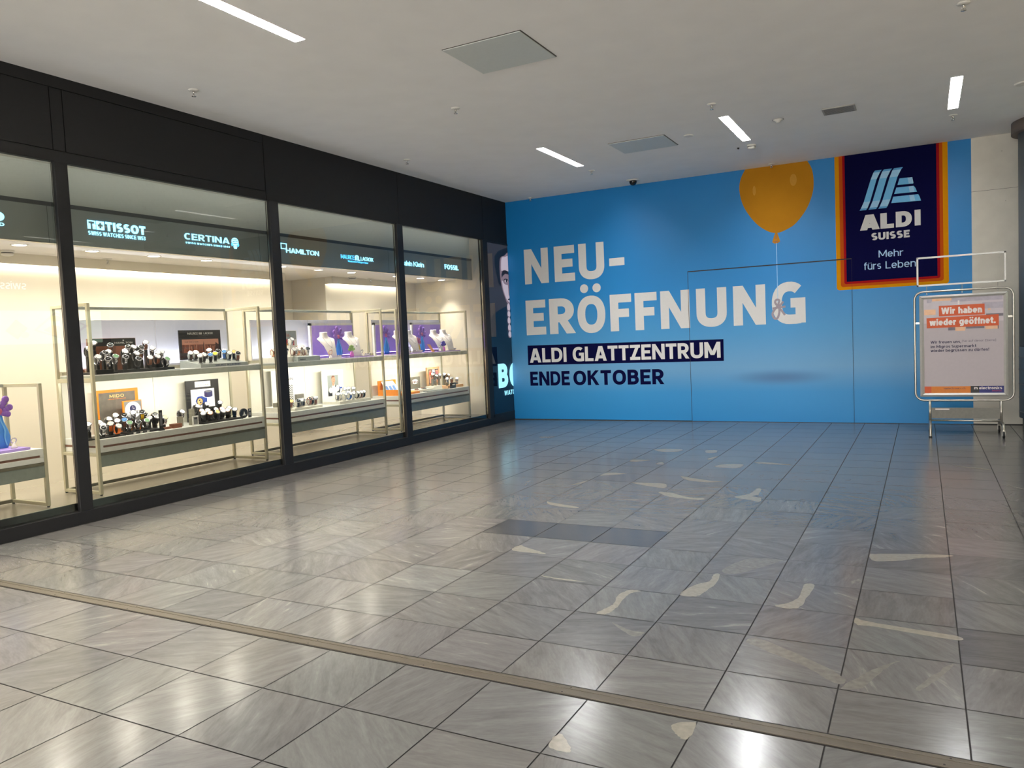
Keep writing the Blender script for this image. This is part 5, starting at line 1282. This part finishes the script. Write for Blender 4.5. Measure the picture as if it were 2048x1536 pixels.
# --- second table, counter ---
def d(b, P):
    b.polys(text_polys('BALMAIN', .15, .12, 7.28, 7.575, 1.076, .032), 'ink_black', off=.001, **P)
panel_box('poster_board', 'white board with thin black capitals behind the mullion on the middle counter', 'poster', -.60, 7.20, 7.66, ZT, 1.212, 'ink_white', d)
t = thing('watch_tower', (-.45, 7.355, ZT), 'black and white zigzag patterned tower right of the third mullion', 'display tower')
b = MB(); b.box(-.475, -.435, 7.318, 7.392, ZT, 1.03, 'ink_white', .001); b.build('column', t)
b = MB()
for k in range(11):
    z = ZT + .012 + k * .028
    b.polys(stroke_polys([('l', [(7.320, z), (7.337, z + .02), (7.355, z), (7.373, z + .02), (7.390, z)])], .008), 'ink_black', off=.0006, **on_front(-.435))
b.prism(rect(7.318, 7.322, ZT, 1.03), 'ink_black', off=.0006, **on_front(-.435)); b.prism(rect(7.388, 7.392, ZT, 1.03), 'ink_black', off=.0006, **on_front(-.435)); b.build('pattern', t)
box_thing('display_block', 'dark grey square block right of the zigzag tower', 'display block', -.46, -.42, 7.44, 7.57, ZT + .085, .895, 'block_gray')
box_thing('display_riser', 'white riser under the dark grey square block', 'riser', -.50, -.41, 7.42, 7.66, ZT + .0005, ZT + .085, 'tray_white')
box_thing('display_block', 'dark grey low block seen just left of the third mullion', 'display block', -.40, -.34, 7.0, 7.09, ZT + .06, .825, 'block_gray')
box_thing('display_riser', 'white riser under the dark block left of the third mullion', 'riser', -.55, -.30, 6.96, 7.17, ZT, ZT + .06, 'tray_white')
box_thing('display_tray', 'white display tray with dark bracelet watches right of the third mullion', 'display tray', -.40, -.225, 7.19, 7.50, ZT, ZT + .03, 'tray_white')
box_thing('display_tray', 'narrow white display tray beside the dark bracelet watches', 'display tray', -.40, -.26, 7.51, 7.73, ZT, ZT + .028, 'tray_white')
def d(b, P):
    b.polys(text_polys('CERTINA', .12, .14, 8.29, 8.40, 1.115, .010), 'ink_gray', off=.001, **P)
    b.prism(rect(8.235, 8.458, .80, 1.088), 'card_gray', off=.0005, **P)
    b.prism([(8.238, .80), (8.238, .86), (8.27, .90), (8.32, .93), (8.40, .94), (8.47, .93), (8.49, .89), (8.48, .84), (8.42, .80)][::-1], 'ink_black', off=.001, **P)
    b.prism([(8.32, .80), (8.315, .92), (8.33, .97), (8.375, .965), (8.385, .92), (8.44, .90), (8.40, .80)][::-1], 'ink_white', off=.0014, **P)
    b.prism(rect(8.328, 8.372, .94, 1.0), 'skin_print', off=.0018, **P); b.prism(ell(8.353, 1.025, .038, .05), 'skin_print', off=.0022, **P); b.prism(crom([(8.315, 1.03), (8.32, 1.07), (8.353, 1.082), (8.385, 1.065), (8.375, 1.06), (8.34, 1.058), (8.325, 1.045)], 2), 'poster_brown', off=.0026, **P)
    b.prism(rect(8.353, 8.378, 1.028, 1.033), 'poster_brown', off=.0026, **P); b.prism(rect(8.35, 8.37, .995, .999), 'red_print', off=.0026, **P)
    b.prism(ell(8.29, .88, .036, .04), 'ink_white', off=.0026, **P); b.prism(ell(8.43, .90, .038, .045), 'ink_white', off=.0026, **P); b.prism(rect(8.47, 8.53, .893, .912), 'blue_strap', off=.0026, **P)
panel_box('poster_board', 'white poster of a man in a dark jacket on the middle counter', 'poster', -.60, 8.125, 8.56, ZT, 1.162, 'ink_white', d)
box_thing('display_tray', 'big white stepped display tray in front of the poster of the man', 'display tray', -.52, -.215, 8.02, 8.68, ZT, ZT + .035, 'tray_white')

# --- third table, counter ---
t = thing('display_box', (-.45, 9.4, ZT), 'bright orange display box with a white and blue picture on the far counter', 'display box')
b = MB(); b.box(-.62, -.605, 9.36, 9.80, ZT, .932, 'orange_box', .001); b.box(-.61, -.215, 9.05 + .31, 9.375, ZT, .80, 'orange_box'); b.box(-.605, -.215, 9.376, 9.88, ZT, ZT + .032, 'orange_box', .001); b.build('box', t)
b = MB()
b.raw([(-.50, 9.40, .745), (-.50, 9.78, .745), (-.59, 9.70, .92), (-.59, 9.42, .92)], [(0, 1, 2, 3)], 'picture_white'); b.raw([(-.505, 9.40, .743), (-.505, 9.78, .743), (-.595, 9.70, .918), (-.595, 9.42, .918)], [(3, 2, 1, 0)], 'picture_white')
for y in (9.44, 9.53, 9.62): b.raw([(-.508, y, .775), (-.508, y + .07, .775), (-.547, y + .06, .85), (-.547, y + .005, .85)], [(0, 1, 2, 3)], 'picture_blue')
b.build('picture', t)
def d(b, P):
    b.prism(rect(10.20, 10.43, .835, .925), 'block_gray', off=.0006, **P); b.prism(ell(10.31, .86, .09, .04), 'picture_white', off=.001, **P)
    for k in range(4): b.prism(rect(10.225 + k * .05, 10.245 + k * .05, .835, .87), 'leather_brown', off=.0014, **P)
panel_box('poster_board', 'small grey framed picture with pale shapes on the far counter', 'poster', -.60, 10.17, 10.455, ZT, .936, 'block_gray', d)
box_thing('display_riser', 'pale riser in front of the small grey picture', 'riser', -.56, -.28, 9.93, 10.40, ZT, ZT + .04, 'tray_white')
box_thing('magazine', 'pale magazine lying flat at the front edge of the far counter', 'magazine', -.27, -.19, 10.05, 10.42, ZT, ZT + .014, 'card_gray')
for k, (y, x, mt) in enumerate(((9.98, -.34, 'leather_brown'), (10.10, -.42, 'strap_olive'), (10.22, -.36, 'strap_black'), (10.31, -.45, 'leather_brown'))):
    t = thing('bracelet', (x, y, ZT + .04), '%s bracelet lying on the pale riser, %s from the left' % ({'leather_brown': 'brown', 'strap_olive': 'olive', 'strap_black': 'black'}[mt], ORD[k]), 'bracelet', 'bracelets on the pale riser')
    b = MB(); b.tube([(x + .030 * math.cos(a), y + .034 * math.sin(a), ZT + .0475) for a in [2 * math.pi * i / 18 for i in range(18)]], .007, mt, 8, True); b.build('band', t)
    b = MB(); b.ball((x + .03, y, ZT + .049), .009, 'silver', 8); b.build('clasp', t)
def d(b, P):
    b.prism(rect(10.635, 10.925, .79, 1.035), 'ink_black', off=.0006, **P); b.prism(rect(10.65, 10.72, .80, 1.02), 'skin_print', off=.001, **P); b.prism(rect(10.84, 10.915, .80, 1.02), 'skin_print', off=.001, **P)
    b.prism(rect(10.745, 10.82, .90, 1.03), 'picture_white', off=.001, **P); b.prism(rect(10.75, 10.815, .90, .985), 'navy', off=.0014, **P); b.prism(ell(10.68, .97, .022, .03), 'red_print', off=.0014, **P); b.prism(ell(10.88, .97, .022, .03), 'leaf_red', off=.0014, **P)
panel_box('poster_board', 'wood framed picture of two figures behind the looped watches', 'poster', -.55, 10.60, 10.96, ZT, 1.068, 'wood_light', d, .03)
box_thing('display_riser', 'white riser before the wood framed picture', 'riser', -.52, -.35, 10.48, 10.72, ZT, ZT + .06, 'tray_white')
box_thing('display_riser', 'light wood riser under the looped watches', 'riser', -.50, -.25, 10.74, 11.22, ZT, ZT + .045, 'wood_light')
def d(b, P): b.prism(rect(10.82, 10.90, .758, .778), 'ink_white', off=.0006, **P)
panel_box('plaque', 'small black plaque with a white label at the front of the far counter', 'plaque', -.215, 10.79, 10.93, ZT, .80, 'ink_black', d, .03)
box_thing('magazine', 'thin grey brochure lying between the two risers of the far counter', 'magazine', -.235, -.17, 10.45, 10.62, ZT, ZT + .01, 'card_gray')

# --- low table at the left edge ---
box_thing('display_tray', 'lilac and white tray on the low table at the left edge', 'display tray', -.55, -.21, 3.1, 3.95, ZT, ZT + .022, 'purple_tray')
vase(-.42, 3.83, ZT + .022, 'big blue vase with purple leaves on the low table at the left edge', 1.12)
ringstand(-.29, 3.86, ZT + .022, 'silver ring on a white cone before the big vase at the left edge')
bust(-.36, 3.60, ZT + .022, 'white bust cut by the left edge of the photo', .9)

# =====================================================================
# WATCHES
# =====================================================================
WC = {}
def watch_meshes(strap, case, dial):
    key = (strap, case, dial)
    if key in WC: return WC[key]
    s = 1.5
    b = MB()
    n = 20; w = .010 * s
    V = []
    for rx, rz in ((.029, .031), (.026, .028)):
        for yy in (-w, w):
            for i in range(n):
                a = 2 * math.pi * i / n
                V.append((s * rx * math.cos(a), yy, s * (.031 + rz * math.sin(a))))
    Fc = []
    for i in range(n):
        j = (i + 1) % n
        Fc += [(i, j, n + j, n + i), (2 * n + j, 2 * n + i, 3 * n + i, 3 * n + j), (j, i, 2 * n + i, 2 * n + j), (n + i, n + j, 3 * n + j, 3 * n + i)]
    b.raw(V, Fc, strap, True); ms = b.mesh('strap', fix=True)
    al = math.radians(42); nrm = Vector((math.cos(al), 0, math.sin(al))); e1 = Vector((0, 1, 0)); e2 = nrm.cross(e1)
    c0 = Vector((.029 * s * math.cos(al), 0, s * (.031 + .031 * math.sin(al)))) - nrm * .003
    def ring(r, h): return [c0 + nrm * h + (e1 * math.cos(a) + e2 * math.sin(a)) * r for a in [2 * math.pi * i / 20 for i in range(20)]]
    b = MB(); b.loft([ring(.018 * s, 0), ring(.0205 * s, .003), ring(.0205 * s, .009), ring(.017 * s, .0115)], case)
    cr = c0 + e1 * .0215 * s + nrm * .006; b.box(cr.x - .003, cr.x + .003, cr.y - .003, cr.y + .003, cr.z - .003, cr.z + .003, case)
    mc = b.mesh('case', fix=True)
    b = MB(); b.face(ring(.0160 * s, .0118), dial)
    hd = 'ink_black' if dial in ('dial_white', 'dial_gold', 'dial_yellow', 'dial_green') else 'ink_white'
    def hand(a, l, wd):
        u = e1 * math.cos(a) + e2 * math.sin(a); v = e1 * -math.sin(a) + e2 * math.cos(a); o = c0 + nrm * .0122
        b.face([o - v * wd, o + u * l - v * wd, o + u * l + v * wd, o + v * wd], hd)
    hand(.6, .011 * s, .0009); hand(2.6, .008 * s, .0011)
    for k in range(12):
        u = e1 * math.cos(k * math.pi / 6) + e2 * math.sin(k * math.pi / 6); v = nrm.cross(u); o = c0 + nrm * .0121 + u * .0135 * s
        b.face([o - v * .0006, o + u * .002 - v * .0006, o + u * .002 + v * .0006, o + v * .0006], hd)
    md = b.mesh('dial', fix=False)
    WC[key] = (ms, mc, md); return WC[key]
SN = {'silver': 'steel', 'leather_brown': 'brown', 'strap_black': 'black', 'strap_orange': 'orange', 'strap_yellow': 'yellow', 'strap_blue': 'blue', 'strap_white': 'white', 'strap_olive': 'olive', 'strap_gray': 'grey', 'rose_gold': 'rose gold'}
DN = {'dial_black': 'black', 'dial_white': 'white', 'dial_blue': 'blue', 'dial_green': 'green', 'dial_gold': 'gold', 'dial_yellow': 'yellow'}
def cluster(P, z0, base_z, where, group, picks, post, rz=-.35):
    """P: (x, y, height of the watch's centre above z0); base_z: what the posts stand on."""
    order = sorted(range(len(P)), key=lambda i: P[i][1])
    st = thing('watch_holder', (-.4, sum(p[1] for p in P) / len(P), z0), 'small %s posts holding the watches %s' % (post[1], where), 'watch holder')
    rnd = random.Random(len(P))
    for k, i in enumerate(order):
        x, y, h = P[i]
        strap, case, dial = picks[i % len(picks)]
        bz = base_z(x) if callable(base_z) else base_z
        zb = max(z0 + h - .046, bz + .012)
        b = MB(); b.box(x - .016, x + .016, y - .014, y + .014, bz, zb, post[0], .001); b.lathe([(.011, 0), (.025, .015), (.033, .043), (.025, .070), (.011, .085)], post[0], (x, y, zb + .003), 12, 1, .5)
        b.build('post', st)
        t = thing('watch', (x, y, zb), '%s watch, %s dial, %s from left %s' % (SN[strap], DN[dial], ORD[k], where), 'watch', group, rz + rnd.uniform(-.35, .35))
        for nm, me in zip(('strap', 'case', 'dial'), watch_meshes(strap, case, dial)):
            o = bpy.data.objects.new(nm, me); COL.objects.link(o); o.parent = t
S, BL, BR, W_, OR = 'silver', 'strap_black', 'leather_brown', 'strap_white', 'strap_orange'
dk, wh, bu, gr = 'dial_black', 'dial_white', 'dial_blue', 'dial_green'
HAM = [(-0.45, 4.696, 0.232), (-0.53, 4.815, 0.285), (-0.51, 4.978, 0.259), (-0.47, 5.135, 0.234), (-0.5, 5.207, 0.233), (-0.54, 5.393, 0.277), (-0.49, 5.285, 0.227), (-0.46, 5.409, 0.212), (-0.42, 5.475, 0.173), (-0.27, 4.665, 0.15), (-0.34, 4.781, 0.186), (-0.40, 4.88, 0.194), (-0.31, 4.874, 0.147), (-0.29, 4.964, 0.137), (-0.36, 5.137, 0.167), (-0.25, 5.076, 0.113), (-0.32, 5.265, 0.12), (-0.27, 5.416, 0.097), (-0.38, 5.03, 0.188), (-0.38, 5.42, 0.165), (-0.41, 5.24, 0.18), (-0.24, 4.758, 0.125), (-0.44, 5.07, 0.196), (-0.33, 5.358, 0.126)]
cluster(HAM, 1.305, ZS + .022, 'before the brown poster', 'watches on the first upper shelf',
        [(BL, S, wh), (BL, S, wh), (BR, S, dk), (S, S, dk), (S, S, wh), (BR, S, wh), (S, S, dk), (S, S, wh), (S, S, wh), (S, S, wh), (S, S, dk), (S, S, wh), (S, S, gr), (S, S, dk), (S, S, wh), (BL, S, dk), (BR, S, wh), (S, S, gr)], ('tray_black', 'black'))
MLC = [(-0.44, 5.862, 0.132), (-0.46, 5.947, 0.136), (-0.24, 5.83, 0.099), (-0.29, 5.912, 0.103), (-0.26, 5.985, 0.094), (-0.32, 6.101, 0.101), (-0.49, 6.29, 0.134), (-0.48, 6.375, 0.14), (-0.42, 6.32, 0.106), (-0.33, 6.30, 0.10), (-0.27, 6.37, 0.095), (-0.38, 6.42, 0.098), (-0.50, 6.18, 0.17)]
cluster(MLC, 1.305, lambda x: ZS + .035 + (-.205 - x) / .325 * .053, 'under the sunset picture', 'watches on the sloping tray',
        [(BL, S, wh), (BL, W_, wh), (BL, S, wh), (BL, S, wh), (BL, S, bu), (BL, S, 'dial_yellow'), ('strap_olive', S, dk), (S, S, wh), ('strap_blue', S, bu), (BL, S, wh), (BR, S, dk), (BL, S, 'dial_gold'), (OR, S, wh)], ('card_gray', 'grey'), -.5)
MI = [(-0.38, 4.60, 0.11), (-0.43, 4.739, 0.11), (-0.33, 4.702, 0.091), (-0.25, 4.651, 0.069), (-0.47, 4.862, 0.131), (-0.34, 4.80, 0.093), (-0.53, 4.99, 0.155), (-0.49, 5.055, 0.147), (-0.42, 4.92, 0.108), (-0.40, 5.0, 0.107), (-0.24, 4.80, 0.063), (-0.45, 5.134, 0.166), (-0.43, 5.218, 0.162), (-0.29, 4.96, 0.083), (-0.30, 5.06, 0.082), (-0.46, 5.278, 0.125), (-0.31, 5.159, 0.082), (-0.43, 5.353, 0.12), (-0.36, 5.24, 0.1), (-0.38, 5.326, 0.101), (-0.35, 5.403, 0.085)]
cluster(MI, ZT, ZT + .012, 'before the orange framed board', 'watches on the black counter trays',
        [(S, S, wh), (S, S, wh), (BR, S, wh), (S, S, dk), (S, S, wh), (OR, S, 'dial_gold'), (S, S, wh), (S, S, dk), (S, S, wh), (BR, S, bu), (OR, S, wh), (S, S, wh), ('strap_yellow', S, dk), (S, S, gr), (S, S, dk), (BL, S, dk), (S, S, gr), (S, S, dk), (BL, S, dk), (BL, S, dk), (S, S, 'dial_gold')], ('tray_black', 'black'))
NO = [(-0.38, 5.64, 0.121), (-0.5, 5.944, 0.149), (-0.52, 6.096, 0.161), (-0.52, 6.279, 0.16), (-0.38, 5.90, 0.104), (-0.4, 6.015, 0.097), (-0.42, 6.123, 0.097), (-0.43, 6.235, 0.091), (-0.42, 6.33, 0.091), (-0.25, 5.83, 0.085), (-0.26, 5.925, 0.071), (-0.28, 6.02, 0.077), (-0.30, 6.118, 0.071), (-0.33, 6.225, 0.066), (-0.32, 6.32, 0.062)]
cluster(NO, ZT, ZT + .020, 'below the puck poster', 'watches on the long black tray',
        [(S, S, wh), ('strap_gray', S, wh), (BL, S, wh), (BL, S, wh), (BL, 'rose_gold', wh), (BL, S, wh), (BL, S, wh), (BR, 'rose_gold', wh), (BL, S, wh), (BL, S, wh), (BL, 'rose_gold', wh), (BL, S, 'dial_gold'), (BL, S, wh), (BL, 'rose_gold', wh), (BL, S, wh)], ('tray_black', 'black'))
BU = [(-0.37, 7.02, 0.121), (-0.43, 7.395, 0.262), (-0.31, 7.17, 0.118), (-0.30, 7.29, 0.111), (-0.34, 7.37, 0.118), (-0.40, 7.475, 0.121), (-0.48, 7.63, 0.166), (-0.42, 7.62, 0.122), (-0.31, 7.56, 0.103), (-0.45, 7.54, 0.156)]
cluster(BU, 1.305, ZS + .06, 'before the red and grey poster', 'pale watches on the middle shelf', [('rose_gold', 'rose_gold', wh), (S, S, wh), (S, S, dk), (BR, S, wh), (S, S, wh), ('rose_gold', S, wh), (S, S, wh), (BR, S, wh), (S, S, dk)], ('tray_white', 'white'))
BA = [(-0.33, 7.225, 0.067), (-0.26, 7.28, 0.062), (-0.30, 7.36, 0.06), (-0.34, 7.46, 0.06), (-0.34, 7.57, 0.058), (-0.36, 7.64, 0.058), (-0.35, 7.70, 0.058)]
cluster(BA, ZT, ZT + .028, 'beside the zigzag tower', 'dark watches on the white trays', [(BR, 'rose_gold', 'dial_gold'), (BL, S, dk), ('strap_gray', S, wh), (BL, S, dk), (BR, 'rose_gold', dk), (BL, S, dk), (BR, S, dk)], ('tray_white', 'white'))
CE = [(-0.47, 8.42, 0.150), (-0.48, 8.51, 0.152), (-0.47, 8.60, 0.145), (-0.32, 8.09, 0.101), (-0.36, 8.19, 0.096), (-0.40, 8.30, 0.106), (-0.40, 8.40, 0.102), (-0.26, 8.16, 0.082), (-0.26, 8.26, 0.08), (-0.27, 8.36, 0.081), (-0.28, 8.45, 0.077), (-0.29, 8.54, 0.076), (-0.31, 8.63, 0.076)]
cluster(CE, ZT, ZT + .035, 'below the portrait poster', 'pale watches on the stepped tray', [(W_, S, wh), (S, S, wh), (W_, S, wh), ('strap_gray', S, wh), (S, S, wh), (S, S, 'dial_gold'), (S, S, wh), (W_, S, wh), ('strap_blue', S, wh), (W_, S, wh), (BL, S, wh), (BR, S, wh), (BL, S, wh)], ('tray_white', 'white'))
FO = [(-0.43, 10.56, 0.219), (-0.42, 10.63, 0.192), (-0.46, 10.80, 0.195), (-0.44, 10.93, 0.20), (-0.44, 11.03, 0.181), (-0.30, 10.79, 0.13), (-0.33, 10.98, 0.128), (-0.34, 11.16, 0.112)]
cluster(FO, ZT, ZT + .045, 'round the wood framed picture', 'looped watches on the far counter', [('rose_gold', 'rose_gold', wh), (S, S, dk), (S, S, wh), (BL, S, wh), ('rose_gold', S, wh), (S, S, wh), (BR, S, dk), (S, S, wh)], ('block_gray', 'grey'), -.6)
